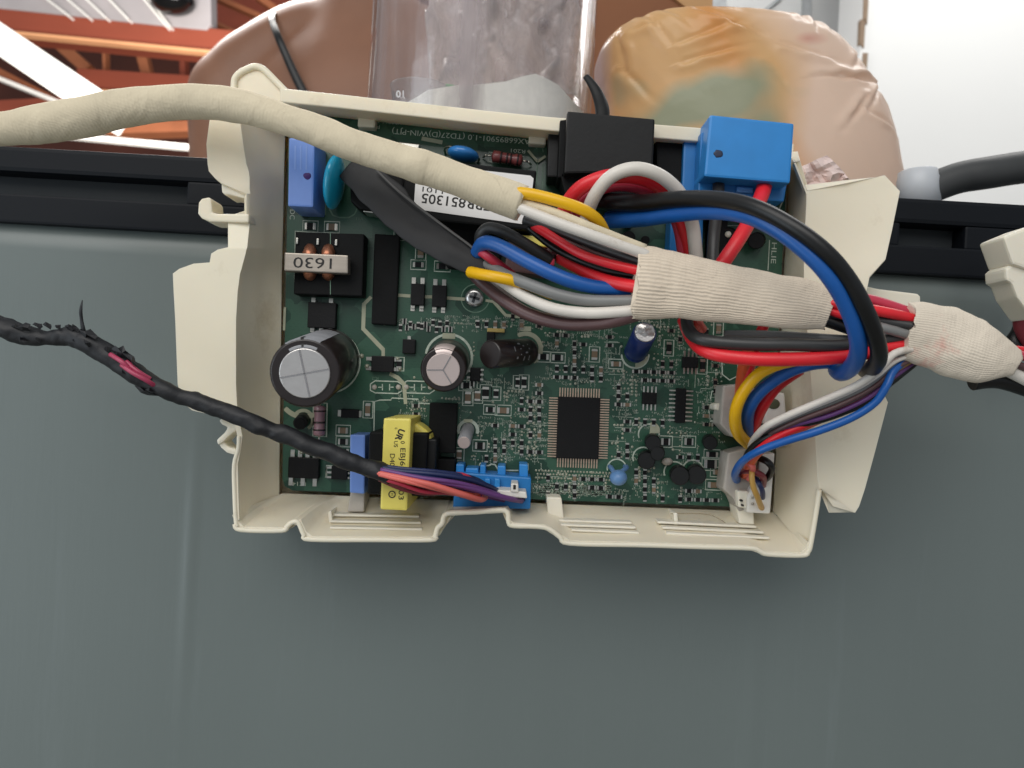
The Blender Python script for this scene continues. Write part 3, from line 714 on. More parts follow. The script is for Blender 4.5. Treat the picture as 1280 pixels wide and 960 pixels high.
# ----- chips with legs
def chip(cx, cy, w, h, hh, rows, label=None, rot=2.3, m=chipm, leg=(1.6, 6), lm=silver, dot=False):
    o = box('integrated_circuit', cx, cy, w, h, 0.0001, hh, m, cb, rot, 0.00025)
    if label: o['label'] = label
    bm = bmesh.new(); a = math.radians(rot); c, s = math.cos(a), math.sin(a)
    def quad(lx, ly, ww, gg, z0, z1):
        A = [P(cx + x * c - y * s, cy + x * s + y * c, z1) for x, y in ((lx - ww / 2, ly - gg / 2), (lx + ww / 2, ly - gg / 2), (lx + ww / 2, ly + gg / 2), (lx - ww / 2, ly + gg / 2))]
        va = [bm.verts.new(p) for p in A]; vb = [bm.verts.new(p + Vector((0, z1 - z0, 0))) for p in A]
        bm.faces.new(va)
        for i in range(4): bm.faces.new((va[(i + 1) % 4], va[i], vb[i], vb[(i + 1) % 4]))
    lw, ll = leg
    for side, n, span in rows:
        for k in range(n):
            t = (k - (n - 1) / 2) * (span / max(1, n - 1)) if n > 1 else 0
            for off, z, L in ((0.2, hh * 0.55, 0.45), (0.66, 0.00025, 0.55)):
                dlt = ll * off
                if side == 'T': quad(t, -h / 2 - dlt, lw, ll * L, 0.0, z)
                if side == 'B': quad(t, h / 2 + dlt, lw, ll * L, 0.0, z)
                if side == 'L': quad(-w / 2 - dlt, t, ll * L, lw, 0.0, z)
                if side == 'R': quad(w / 2 + dlt, t, ll * L, lw, 0.0, z)
    bmesh.ops.recalc_face_normals(bm, faces=bm.faces)
    p = from_bm('pins', bm, lm, o); p['kind'] = 'stuff'
    return o
legm = mat('tin_legs', '#d2b8a2', 0.3, metal=0.75, var=0.1)
chip(723, 535, 53, 77, 0.0016, [('T', 16, 49), ('B', 16, 49), ('L', 24, 73), ('R', 24, 73)], 'large square black microcontroller with legs on four sides', 1.9, leg=(1.5, 12), lm=legm)
chip(812, 498, 18, 15, 0.0014, [('T', 4, 15), ('B', 4, 15)], leg=(1.8, 8))
chip(863, 453, 20, 14, 0.0014, [('T', 4, 15), ('B', 4, 15)], leg=(2, 8))
chip(851, 507, 13, 43, 0.0014, [('L', 8, 37), ('R', 8, 37)], leg=(1.8, 9))
chip(522, 368, 17, 27, 0.0022, [('T', 2, 11), ('B', 2, 11)], leg=(5, 8))
chip(549, 370, 18, 27, 0.0022, [('T', 2, 11), ('B', 2, 11)], leg=(5, 8))
chip(402, 394, 35, 32, 0.0026, [('T', 2, 22), ('B', 3, 22)], leg=(5, 6))
chip(379, 585, 38, 26, 0.0028, [('T', 4, 28), ('B', 3, 30)], leg=(5, 10))
chip(424, 591, 20, 17, 0.0018, [('L', 3, 12), ('R', 3, 12)], leg=(2.4, 6))
chip(478, 455, 28, 20, 0.0022, [('L', 2, 12), ('R', 2, 12)], leg=(4.5, 7))
chip(437, 517, 22, 11, 0.0018, [('L', 1, 0), ('R', 1, 0)], leg=(8, 4))
chip(511, 433, 16, 18, 0.0018, [('T', 1, 0)], leg=(4, 4))
chip(594, 468, 13, 17, 0.0016, [('L', 2, 8), ('R', 3, 12)], leg=(2.4, 4))
chip(485, 398, 14, 10, 0.0016, [('B', 2, 9)], leg=(3, 4))
# black moulded transistors
for x, y, rr, hh, dx in ((815, 553, 10, 0.008, 1.5), (808, 575, 11, 0.007, 0), (848, 594, 12, 0.008, 2), (869, 593, 12, 0.008, 2), (886, 553, 9, 0.006, 2), (822, 566, 9, 0.0085, 0)):
    A = P(x, y - 2, 0.0); B = P(x + dx, y + 1, hh); q = rr * S(hh)
    cyl('transistor', A, B, [(0, q), (0.92, q), (1, q * 0.9)], blackp, cb, 20)
for x, y in ((811, 543), (804, 572), (843, 590), (866, 588)):
    strip('printed_outline', ring_px(x, y, 13, -200, 30, 14), 1.4, 0.0001, silk, cb)
prism('printed_pad', ring_px(815, 538, 10, -100, 20, 8) + [(812, 542)], 0, 0.0002, silkc, cb, 0.0)
ellipsoid('glue_blob', P(834, 577, 0.001), [RIGHT * 7 * S(0), UP * 5 * S(0), OUT * 0.001], greyp, cb, 14, 8)

# ----- screw holding the board down
sw = cyl('screw', P(593, 373, -0.001), P(593, 372, 0.0013), [(0, 0.0014), (0.5, 0.0028), (0.55, 0.0029), (0.8, 0.0027), (1, 0.0018)], mat('screw_steel', '#d6d5d3', 0.28, metal=0.9, var=0.1), None, 28)
tag(sw, 'shiny cross-head screw in the middle of the green circuit board', 'screw')
for rt in (18, 108):
    box('slot', 593, 372, 13, 3.6, 0.0012, 0.00145, mat('screw_slot', '#46484b', 0.5, metal=0.5), sw, rt, 0.0001)
strip('printed_outline', ring_px(594, 373, 17.5, 0, 360, 30), 1.0, 0.0001, silkdim, cb)

# ----- printed isolation lines
for pts, w in (([(464, 371), (455, 380), (454, 411), (479, 437), (479, 445)], 4.2), ([(487, 467), (497, 472), (505, 480), (507, 505)], 4.2), ([(498, 369), (513, 370)], 4), ([(530, 371), (540, 371)], 4),
               ([(558, 372.5), (581, 374)], 4), ([(607, 375.5), (617, 377), (632, 394), (650, 396), (705, 401)], 3.2), ([(527, 173), (553, 178)], 5)):
    strip('printed_line', pts, w, 0.00014, silkc, cb)
for cx in (483, 523):
    strip('printed_outline', [(cx - 14, 476), (cx + 14, 477), (cx + 20, 481), (cx + 20, 488), (cx + 14, 492), (cx - 14, 491), (cx - 20, 488), (cx - 20, 480)], 1.2, 0.0001, silk, cb, True)
    for sx in (-15, 15):
        ellipsoid('solder_pad', P(cx + sx, 484, 0.0), [RIGHT * 3.4 * S(0), UP * 3.4 * S(0), OUT * 0.0004], greyp, cb, 12, 6)
    for sx in (-5, 4):
        strip('printed_mark', [(cx + sx, 480), (cx + sx, 488)], 1.3, 0.0001, silk, cb)
        strip('printed_mark', [(cx + sx - (5 if sx < 0 else -5), 484), (cx + sx, 484)], 1.2, 0.0001, silk, cb)
# little gold jumper marks at the top
for a_, b_ in (((660, 188), (672, 202)), ((672, 202), (682, 195))):
    strip('jumper', [a_, b_], 3.2, 0.0012, silkc, cb)
for pts in ([(671, 186), (671, 180), (677, 177), (679, 190)], [(672, 203), (670, 236)], [(679, 205), (678, 236)]):
    strip('printed_line', pts, 1.2, 0.0001, silkdim, cb)
prism('gold_contact', [(498, 177), (525, 180), (523, 186), (505, 184)], 0, 0.003, silver, cb, 0.0003)
# lettering
text('printed_text', 'EAX66895901-1.0 (TD27(D)WIN-PJT)', 579, 170.5, 0.0001, 9.5, 184.4, silk, cb, width=178)
text('printed_text', '17.11.06 PST [A|PS|1]', 613, 163, 0.0001, 7.5, 184.4, silkdim, cb, width=108)
text('printed_text', 'R201', 647, 188.5, 0.0001, 6.5, 185, silk, cb, width=18)
text('printed_text', 'R-04', 466, 158, 0.0001, 6.5, 184, silk, cb, width=18)
text('printed_text', 'VR0814 4', 487, 152.5, 0.0001, 6.5, 184, silk, cb, width=30)
text('printed_text', 'C201', 578, 183, 0.0001, 6, 185, silkdim, cb)
text('printed_text', 'CE101', 797, 530, 0.0001, 6, 182, silk, cb, width=21)
text('printed_text', 'IC14', 374, 604.5, 0.0001, 7.5, 181, silk, cb, width=17)
text('printed_text', 'HLIE', 967, 316, 0.0001, 9, 93, silk, cb, width=26)
text('printed_text', 'DC', 365, 268, 0.0001, 9, 92, silk, cb)
text('printed_text', 'VA1', 449, 273, 0.0001, 5.5, 182, silkdim, cb)
text('printed_text', 'IC2', 469, 473, 0.0001, 6, 182, silkdim, cb)
strip('printed_outline', [(962, 300), (960, 338)], 1.1, 0.0001, silk, cb)
strip('printed_outline', [(974, 242), (979, 250), (972, 266), (958, 262)], 1.4, 0.0001, silk, cb)
text('printed_text', '(B)', 965, 257, 0.0001, 7, 10, silk, cb)

# ----- chip resistors and capacitors
def smd_mesh(body, ends):
    bm = bmesh.new()
    def bx(x0, x1, y0, y1, z1, mi):
        v = [bm.verts.new((x, y, z)) for z in (0, z1) for x, y in ((x0, y0), (x1, y0), (x1, y1), (x0, y1))]
        for f in ((4, 5, 6, 7), (0, 1, 5, 4), (1, 2, 6, 5), (2, 3, 7, 6), (3, 0, 4, 7)):
            ff = bm.faces.new([v[i] for i in f]); ff.material_index = mi
    bx(-0.36, 0.36, -0.5, 0.5, 1.0, 0); bx(-0.5, -0.355, -0.52, 0.52, 1.03, 1); bx(0.355, 0.5, -0.52, 0.52, 1.03, 1)
    bx(-0.62, -0.48, -0.5, 0.5, 0.35, 1); bx(0.48, 0.62, -0.5, 0.5, 0.35, 1)
    me = bpy.data.meshes.new('chip_component'); bm.to_mesh(me); bm.free(); me.materials.append(body); me.materials.append(ends); return me
smd_b = smd_mesh(chipm, silver); smd_t = smd_mesh(mat('chip_capacitor_tan', '#7a6650', 0.5), silver)
def smd(x, y, w, h, vert=False, me=None, rot=2.2, hh=0.0006, name='chip_resistor', outline=False):
    o = bpy.data.objects.new(name, me or smd_b); SC.collection.objects.link(o); o.parent = cb
    a = math.radians(rot + (90 if vert else 0))
    X = RIGHT * math.cos(a) - UP * math.sin(a); Y = RIGHT * math.sin(a) + UP * math.cos(a)
    L, W = (h, w) if vert else (w, h)
    M = Matrix.Identity(4)
    for i, v in enumerate((X * L * PXM, Y * W * PXM, OUT * hh)):
        M[0][i], M[1][i], M[2][i] = v
    M.translation = P(x, y, 0.00008)
    o.matrix_world = M
    if outline:
        strip('printed_outline', rect(x, y, w + 8 if not vert else w + 6, h + 6 if not vert else h + 8, rot), 1.1, 0.0001, silk, cb, True)
    return o
BIG = [(388, 283, 11, 8, 0), (415, 284, 11, 8, 0), (499, 290, 7, 13, 1), (526, 315, 7, 12, 1), (523, 331, 11, 6, 0), (553, 333, 12, 7, 0), (429, 538, 10, 7, 0), (429, 552, 10, 7, 0), (460, 512, 6, 13, 1),
       (583, 482, 11, 7, 0), (597, 495, 7, 10, 1), (585, 497, 7, 12, 1), (607, 491, 8, 12, 1), (620, 492, 6, 9, 1), (629, 513, 12, 7, 0), (613, 512, 9, 6, 0), (655, 478, 6, 11, 1), (679, 446, 11, 7, 0), (697, 447, 11, 7, 0),
       (836, 435, 6, 12, 1), (878, 457, 6, 13, 1), (898, 411, 6, 10, 1), (888, 580, 13, 10, 0), (890, 568, 12, 6, 0), (892, 606, 12, 7, 0), (743, 443, 7, 11, 1), (430, 564, 10, 6, 0), (600, 557, 10, 8, 0), (574, 568, 6, 9, 1),
       (499, 455, 6, 9, 1), (647, 478, 5, 9, 1), (832, 552, 9, 8, 0), (861, 552, 9, 8, 0), (896, 590, 8, 6, 0), (770, 455, 10, 6, 0), (590, 480, 5, 6, 0)]
for x, y, w, h, v in BIG:
    smd(x, y, w, h, bool(v), smd_t if RND.random() < 0.2 else smd_b, outline=True)
# keep-out list for the scattered fine parts (centre, half sizes)
KO = [(723, 535, 42, 54), (812, 498, 16, 16), (863, 453, 15, 15), (851, 507, 17, 26), (554, 455, 34, 40), (635, 440, 42, 28), (797, 432, 20, 28), (580, 545, 13, 24), (773, 592, 15, 15), (815, 560, 20, 24), (858, 594, 28, 15),
      (615, 610, 55, 32), (886, 553, 11, 11), (553, 535, 18, 35), (553, 600, 18, 28), (925, 520, 22, 130), (835, 575, 10, 8), (593, 372, 22, 22)]
KO += [(x, y, w / 2 + 5, h / 2 + 5) for x, y, w, h, v in BIG]
def free(x, y, m=2):
    return all(abs(x - a) > w + m or abs(y - b) > h + m for a, b, w, h in KO)
placed = []
tries = 0
while len(placed) < 150 and tries < 6000:
    tries += 1
    x, y = RND.uniform(520, 905), RND.uniform(398, 618)
    if x < 590 and y < 470: continue
    x = 520 + round((x - 520) / 11) * 11.0; y = 398 + round((y - 398) / 10.5) * 10.5 + (x - 700) * 0.035
    v = (int(x / 66) + int(y / 42)) % 2 == 0; w, h = (4.4, 7.8) if v else (7.8, 4.4)
    if not free(x, y, 4): continue
    if any(abs(x - a) < 9 and abs(y - b) < 8 for a, b in placed): continue
    placed.append((x, y)); smd(x, y, w, h, v, smd_t if RND.random() < 0.12 else smd_b, hh=0.0004, rot=2.2 + RND.uniform(-0.4, 0.4))
for y0, x0, x1 in ((410, 500, 570), (404, 505, 560)):
    for x in range(x0, x1, 9):
        smd(x + RND.uniform(-1, 1), y0 + RND.uniform(-3, 3), 4, 7, RND.random() < 0.6, hh=0.0004)
# solder points and printed specks: far too many and small to tell apart
bm = bmesh.new()
def dome(bm, x, y, rp, hh):
    c = P(x, y, 0.00002); top = bm.verts.new(c + OUT * hh); n = 8
    R0 = [bm.verts.new(c + (RIGHT * math.cos(k * math.pi / 4) + UP * math.sin(k * math.pi / 4)) * rp * PXM) for k in range(n)]
    R1 = [bm.verts.new(c + OUT * hh * 0.75 + (RIGHT * math.cos(k * math.pi / 4) + UP * math.sin(k * math.pi / 4)) * rp * PXM * 0.6) for k in range(n)]
    for k in range(n):
        j = (k + 1) % n
        bm.faces.new((R0[k], R0[j], R1[j], R1[k])); bm.faces.new((R1[k], R1[j], top))
cnt = 0
while cnt < 420:                       # vias stand in short straight rows
    x, y = RND.uniform(505, 900), RND.uniform(396, 622)
    if x < 590 and y < 480 and RND.random() < 0.75: continue
    n_ = RND.choice((1, 2, 3, 3, 4, 5)); vert = RND.random() < 0.5; rr_ = RND.choice((0.9, 1.1, 1.4, 1.7)); st_ = RND.choice((4.0, 4.6, 5.4))
    for k in range(n_):
        xx, yy = (x - k * 0.1, y + k * st_) if vert else (x + k * st_, y + k * 0.15)
        if free(xx, yy, 0) and xx < 903 and yy < 622: dome(bm, xx, yy, rr_, 0.00016)
    cnt += 1
for i in range(24):
    for j in range(3): dome(bm, 670 + i * 4 + (j % 2) * 2, 588 + i * 0.14 + j * 4.5, 1.5, 0.00025)
for i in range(10):
    for j in range(2): dome(bm, 660 + j * 7 + (i % 2) * 1.5, 497 + i * 8.0, 2.0, 0.0003)
for x, y in ((377, 566), (388, 567), (397, 568), (452, 445), (459, 458), (497, 449), (500, 461)):
    dome(bm, x, y, 3.2, 0.0007)
for f in bm.faces: f.smooth = True
bmesh.ops.recalc_face_normals(bm, faces=bm.faces)
o = from_bm('solder_points', bm, mat('solder_dull', '#a5a796', 0.45, metal=0.3, var=0.3, vscale=700), cb); o['kind'] = 'stuff'
bm = bmesh.new()
def speck(x, y, w, h, rot):
    vs = [bm.verts.new(P(a, b, 0.00007)) for a, b in rect(x, y, w, h, rot)]; bm.faces.new(list(reversed(vs)))
cnt = 0
while cnt < 850:                                    # four-character part numbers, unreadably small
    x, y = RND.uniform(497, 905), RND.uniform(395, 622)
    if x < 590 and 410 < y < 480: continue
    if not free(x, y, 1): continue
    vert = RND.random() < 0.35
    for k in range(RND.choice((3, 4, 4, 5))):
        dx, dy = (0, k * 2.3) if vert else (k * 2.3, k * 0.09)
        for q in range(3):
            speck(x + dx + RND.uniform(-0.5, 0.5), y + dy + RND.uniform(-1.1, 1.1), RND.uniform(0.5, 1.6), RND.uniform(0.4, 0.9), RND.choice((2, 92)))
    cnt += 1
for i in range(760):                               # printed table of part numbers at the bottom edge
    x = RND.uniform(664, 764); speck(x, 605 + (x - 664) * 0.03 + RND.choice((0, 2.6, 5.2, 7.8, 10.4)) + RND.uniform(-0.4, 0.4), RND.uniform(0.8, 2.4), RND.uniform(0.8, 1.5), RND.choice((2, 92)))
for i in range(150):                                # short traces
    x, y = RND.uniform(600, 900), RND.uniform(400, 620)
    if free(x, y, 2): speck(x, y, RND.uniform(6, 22), 0.7, 2.3) if RND.random() < 0.5 else speck(x, y, 0.7, RND.uniform(6, 18), 2.3)
o = from_bm('printed_specks', bm, mat('silkscreen_specks', '#a6b2a2', 0.6, var=0.3, vscale=400), cb); o['kind'] = 'stuff'
# outlines of sockets on the right
for pts in ([(888, 499), (890, 489), (905, 489)], [(889, 511), (898, 513)], [(887, 525), (896, 527), (897, 518)], [(886, 512), (888, 527), (900, 526)], [(902, 440), (903, 468), (912, 475), (922, 470), (923, 440)]):
    strip('printed_outline', pts, 1.3, 0.0001, silk, cb)
strip('printed_outline', [(408, 583), (408, 596), (413, 596)], 1.6, 0.0001, silk, cb)
strip('printed_outline', [(433, 583), (408, 582), (407, 597)], 1.4, 0.0001, silk, cb)
# ----- sockets
sk = prism('socket', [(686, 153), (708, 154), (706, 222), (684, 221)], 0, 0.010, blackp, cb, 0.0005); sk['label'] = 'black socket left of the black plug'
prism('socket', [(820, 170), (834, 165), (854, 164), (854, 236), (822, 240)], 0, 0.010, blackm, cb, 0.0006)
sk = prism('socket', [(855, 172), (872, 168), (884, 160), (890, 162), (888, 250), (852, 244)], 0, 0.012, bluepd, cb, 0.0006); sk['label'] = 'blue stepped socket under the blue plug'
prism('socket', [(840, 240), (880, 244), (878, 330), (836, 322)], 0, 0.008, bluepd, cb, 0.0006)
box('relay', 898, 300, 22, 70, 0, 0.006, blackm, cb)
for x, y, rr in ((912, 293, 9), (947, 300, 10)):
    cyl('capacitor', P(x, y, 0), P(x - 2, y + 1, 0.006), [(0, rr * PXM), (0.95, rr * PXM), (1, rr * PXM * 0.9)], blackp, cb, 18)
ellipsoid('glue_blob', P(910, 293, 0.006), [RIGHT * 4 * S(0), UP * 4 * S(0), OUT * 0.0012], creamw, cb, 12, 8)
strip('printed_outline', [(900, 330), (902, 282), (935, 282)], 1.2, 0.0001, silk, cb)
for x, y, rr in ((785, 297, 8), (806, 300, 5), (785, 281, 5)):
    cyl('capacitor', P(x, y, 0), P(x + 1, y, 0.006), [(0, rr * PXM), (0.95, rr * PXM), (1, rr * PXM * 0.9)], blackp, cb, 18)
sb = prism('socket', [(569, 590), (664, 597), (663, 636.5), (566, 635.5)], 0, 0.011, bluepd, cb, 0.0005); sb['label'] = 'blue multi-pin socket at the bottom edge of the board'
for x0, x1, y0, y1 in ((570, 580, 580, 594), (600, 607, 581, 596), (622, 632, 582, 598), (649, 660, 580, 600), (582, 598, 585, 596)):
    prism('socket_post', [(x0, y0), (x1, y0 + 0.5), (x1, y1), (x0, y1)], 0, 0.0085, bluep, sb, 0.0004)
for x0, x1 in ((606, 613), (618, 625)):
    prism('socket_rib', [(x0, 598), (x1, 598.5), (x1, 613), (x0, 613)], 0.008, 0.0128, bluep, sb, 0.0004)
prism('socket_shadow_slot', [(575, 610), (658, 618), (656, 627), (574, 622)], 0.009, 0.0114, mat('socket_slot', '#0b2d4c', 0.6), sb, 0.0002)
for pts in ([(569, 579), (569, 576), (579, 577), (579, 582)], [(599, 582), (600, 579), (607, 580)], [(603, 582), (611, 582), (614, 580), (619, 581), (622, 586), (631, 586)], [(623, 580), (631, 580), (632, 588), (648, 588)], [(652, 584), (652, 579), (660, 580), (660, 588)]):
    strip('printed_outline', pts, 1.5, 0.0001, silk, cb)
# white sockets on the right edge
sw1 = prism('socket', [(904, 482), (922, 480), (946, 486), (948, 536), (938, 552), (915, 546), (900, 530)], 0, 0.009, greyp, cb, 0.0006); sw1['label'] = 'greyish upper socket on the right edge'
prism('socket_step', [(893, 505), (903, 503), (904, 514), (893, 512)], 0, 0.006, creamw, sw1, 0.0006)
sw2 = prism('socket', [(910, 566), (934, 560), (950, 566), (944, 634), (924, 640), (916, 622), (904, 612)], 0, 0.009, greyp, cb, 0.0006); sw2['label'] = 'greyish lower socket on the right edge'
sw3 = prism('socket', [(962, 490), (981, 491), (983, 520), (978, 532), (955, 530), (958, 505)], 0, 0.010, whitep, cb, 0.0006); sw3['label'] = 'small cream socket with an oval hole'
ellipsoid('hole', P(967, 505, 0.0101), [RIGHT * 8 * S(0.01), UP * 6.5 * S(0.01), OUT * 0.0005], mat('hole_olive', '#54573f', 0.6), sw3, 16, 8)

# ------------------------------------------------------------------ main wire harness
hn = thing('wire_harness', 'thick wire harness in cream cloth tape with coloured wires plugged into the board', 'wire harness')
def wire(col, pts, r, label=None, parent=None, **k):
    k.setdefault('wob', 0.045); k.setdefault('wscale', 70)
    o = tube('wire', pts, col, parent or hn, r, **k)
    if label: o['label'] = label
    return o
tube('tape_sleeve', [(-40, 168, 0.030, 19), (0, 162, 0.031, 20), (50, 155, 0.031, 23.5), (100, 147, 0.031, 25), (150, 136, 0.031, 23), (200, 129, 0.031, 21.5), (250, 127, 0.031, 20.5), (300, 132.5, 0.032, 21.5), (360, 150.5, 0.033, 19.5), (400, 165, 0.034, 19.5), (440, 181, 0.035, 19.5),
                     (500, 201, 0.037, 20.5), (525, 208, 0.038, 21.5), (545, 214, 0.038, 20.5), (600, 235, 0.040, 21.5), (652, 253.5, 0.041, 23)], cloth1, hn, seg=28, n=10, wob=0.09, wscale=85, rag=0.3)['label'] = 'long cream cloth tape sleeve crossing the housing corner'
tube('sleeve_highlight', [(470, 212, 0.0185), (497, 238, 0.0205), (530, 264, 0.0235), (562, 288, 0.0262), (590, 309, 0.0275), (612, 330, 0.028)], mat('sleeve_highlight_grey', '#5b5855', 0.5), hn, 1.5, seg=8)  # grey ridge painting the highlight along the black sleeve's upper edge
tube('tape_wrap', [(795, 352, 0.044, 46), (812, 353.5, 0.044, 45.5), (835, 356.5, 0.044, 42.5), (860, 359.5, 0.045, 40.5), (895, 364.5, 0.045, 38), (930, 369.5, 0.045, 35.5), (970, 375.5, 0.046, 34), (1000, 379.5, 0.046, 33), (1022, 383, 0.046, 29), (1036, 386.5, 0.046, 26)], cloth2, hn, seg=36, n=10, flat=0.42, wob=0.05, wscale=110, rag=0.25)['label'] = 'ribbed cream cloth tape around the middle of the harness'
tube('tape_wrap', [(1133, 415, 0.046, 35), (1150, 418, 0.046, 38.5), (1180, 425.5, 0.046, 43), (1205, 434, 0.046, 41), (1225, 441, 0.046, 37.5), (1248, 447, 0.046, 29), (1270, 453, 0.046, 17)], cloth3, hn, seg=36, n=10, flat=0.5, wob=0.1, wscale=90, rag=0.3)['label'] = 'stained cream cloth tape at the thick end of the harness'
# wires from the left sleeve to the middle tape
wire(w_white, [(640, 256, 0.043), (690, 276, 0.046), (745, 296, 0.047), (812, 320, 0.045)], 7)
wire(cloth1, [(640, 250, 0.042), (690, 266, 0.044), (745, 288, 0.045), (806, 312, 0.044)], 7)
wire(w_yel, [(638, 240, 0.043), (665, 243, 0.0445), (700, 252, 0.045), (730, 263, 0.044), (748, 277, 0.041), (757, 296, 0.036), (760, 315, 0.03)], 7.6, 'bright yellow wire leaving the cloth sleeve')
wire(w_red, [(668, 282, 0.030), (690, 296, 0.034), (725, 317, 0.038), (760, 329, 0.041), (806, 340, 0.043)], 6)
wire(w_dgry, [(655, 274, 0.030), (690, 286, 0.032), (735, 303, 0.036), (770, 316, 0.039), (806, 328, 0.042)], 6.5)
wire(w_blk, [(660, 284, 0.028), (690, 308, 0.03), (720, 324, 0.034), (760, 338, 0.037), (806, 346, 0.040)], 4.5)
wire(w_brn, [(672, 284, 0.03), (720, 308, 0.035), (770, 326, 0.039), (806, 334, 0.042)], 4)
wire(w_red, [(700, 322, 0.027), (720, 333, 0.031), (750, 348, 0.036), (780, 356, 0.040), (808, 360, 0.043)], 8.2, 'thick red wire entering the ribbed tape')
wire(w_mar, [(690, 316, 0.026), (730, 332, 0.029), (770, 345, 0.035), (806, 352, 0.039)], 6)
wire(w_dgry, [(600, 302, 0.024), (602, 292, 0.0265), (612, 285, 0.028), (630, 290, 0.029), (660, 307, 0.029), (690, 325, 0.028)], 7.5)
wire(w_blue, [(597, 316, 0.026), (605, 304, 0.030), (625, 308, 0.033), (660, 327, 0.036), (700, 346, 0.038), (740, 358, 0.038), (790, 363, 0.037)], 9.2, 'fat blue wire from the black sleeve')
wire(w_pink, [(594, 310, 0.026), (608, 319, 0.029), (622, 330, 0.028), (640, 344, 0.025)], 6)
wire(w_gry, [(600, 325, 0.024), (630, 343, 0.030), (660, 355, 0.034), (700, 369, 0.037), (740, 376, 0.039), (806, 376, 0.043)], 7.6, 'grey wire under the fat blue wire')
wire(w_white, [(600, 335, 0.023), (628, 352, 0.028), (655, 370, 0.032), (690, 385, 0.036), (730, 391, 0.039), (770, 390, 0.042), (812, 386, 0.044)], 7.2)
wire(w_yel, [(588, 340, 0.026), (602, 343, 0.0295), (622, 346.5, 0.032), (645, 351.5, 0.032), (668, 359, 0.030), (690, 368, 0.026)], 7.4, 'short yellow wire end at the mouth of the black sleeve')
wire(w_brn, [(588, 338, 0.020), (605, 356, 0.022), (630, 376, 0.026), (665, 395, 0.030), (705, 405, 0.034), (745, 405, 0.038), (775, 400, 0.041), (808, 390, 0.043)], 7.8, 'brown wire sagging lowest over the board')
wire(w_white, [(606, 350, 0.018), (630, 368, 0.021), (660, 388, 0.024), (700, 398, 0.028), (745, 398, 0.034), (800, 388, 0.04)], 4.5)
# flat black sleeve running down to the wire ends
tube('black_sleeve', [(436, 208, 0.013, 16), (455, 224, 0.016, 22), (480, 248, 0.018, 26), (510, 275, 0.021, 25), (545, 299, 0.024, 20), (580, 322, 0.026, 16), (608, 337, 0.027, 12)], blksleeve, hn, seg=24, n=8, flat=0.13, wob=0.22, wscale=75)['label'] = 'flat creased black sleeve in front of the sticker'
# black and blue plugs
pb = prism('plug', [(709, 138.5), (819, 148.5), (816, 214.5), (705, 217)], 0.006, 0.0205, blackp, hn, 0.0006); pb['label'] = 'black rectangular plug with a smooth front'
prism('latch', [(700, 150), (709, 149), (706, 222), (697, 222)], 0.004, 0.016, blackm, pb, 0.0004)
prism('latch', [(700, 216), (812, 218), (806, 244), (706, 242)], 0.004, 0.016, blackm, pb, 0.0004)
pl = prism('plug', [(887.5, 143), (993, 154), (988, 229), (880, 220.5)], 0.008, 0.0245, bluep, hn, 0.0007); pl['label'] = 'bright blue rectangular plug with a dark spot'
ellipsoid('spot', P(898, 192, 0.02453), [RIGHT * 6 * S(0.0245), UP * 4.6 * S(0.0245), OUT * 0.0001], mat('dark_spot', '#1f2a44', 0.5), pl, 14, 6, 0.0003, 1500)
prism('skirt', [(876, 166), (888, 158), (882, 222), (984, 230), (980, 252), (872, 246)], 0.006, 0.0175, bluepd, pl, 0.0005)
prism('latch', [(921, 233), (942, 235), (942, 241), (921, 240)], 0.012, 0.0185, mat('latch_blue', '#5b9bdc', 0.4), pl, 0.0004)
# loops over the plugs
wire(w_red, [(700, 300, 0.022), (703, 272, 0.026), (712, 250, 0.030), (730, 232, 0.033), (760, 221, 0.034), (795, 221, 0.033), (826, 235, 0.030), (846, 260, 0.026), (860, 300, 0.020), (866, 345, 0.018)], 9.3, 'thick red wire looping below the black plug')
wire(w_pink, [(715, 300, 0.020), (720, 270, 0.024), (735, 246, 0.027), (765, 233, 0.028), (800, 236, 0.027), (830, 252, 0.024), (848, 285, 0.02), (856, 340, 0.017)], 7)
wire(w_white, [(728, 310, 0.020), (733, 275, 0.028), (742, 247, 0.034), (762, 222, 0.037), (790, 211, 0.038), (818, 216, 0.037), (842, 233, 0.034), (857, 256, 0.030), (866, 285, 0.024), (871, 330, 0.020)], 8.6, 'white wire looping over the red one')
wire(w_white, [(846, 250, 0.018), (852, 285, 0.018), (856, 335, 0.017)], 6)
wire(w_blk, [(735, 248, 0.020), (760, 252, 0.026), (800, 254, 0.033), (850, 249, 0.044), (900, 250, 0.054), (945, 260, 0.062), (990, 283, 0.067), (1030, 313, 0.069), (1060, 348, 0.068), (1082, 388, 0.066), (1096, 425, 0.062), (1098, 448, 0.056), (1088, 462, 0.046), (1082, 462, 0.038)], 10.6, 'thick black wire arching over the harness')
wire(w_blue, [(760, 275, 0.022), (800, 273, 0.030), (845, 267, 0.040), (890, 264, 0.050), (930, 268, 0.058), (965, 283, 0.063), (1000, 308, 0.066), (1032, 340, 0.067), (1056, 377, 0.065), (1070, 413, 0.062), (1073, 440, 0.057), (1064, 459, 0.049), (1052, 466, 0.042), (1046, 462, 0.034)], 10.8, 'thick blue wire arching inside the black one')
wire(w_red, [(956, 222, 0.016), (954, 238, 0.021), (944, 262, 0.028), (928, 292, 0.034), (908, 322, 0.036), (892, 345, 0.035)], 9.2, 'red wire hanging from the blue plug')
wire(w_dgry, [(898, 218, 0.014), (898, 236, 0.019), (896, 262, 0.022), (892, 300, 0.022), (890, 350, 0.024)], 7.5)
wire(w_navy, [(775, 270, 0.02), (810, 262, 0.022), (850, 250, 0.02)], 9)
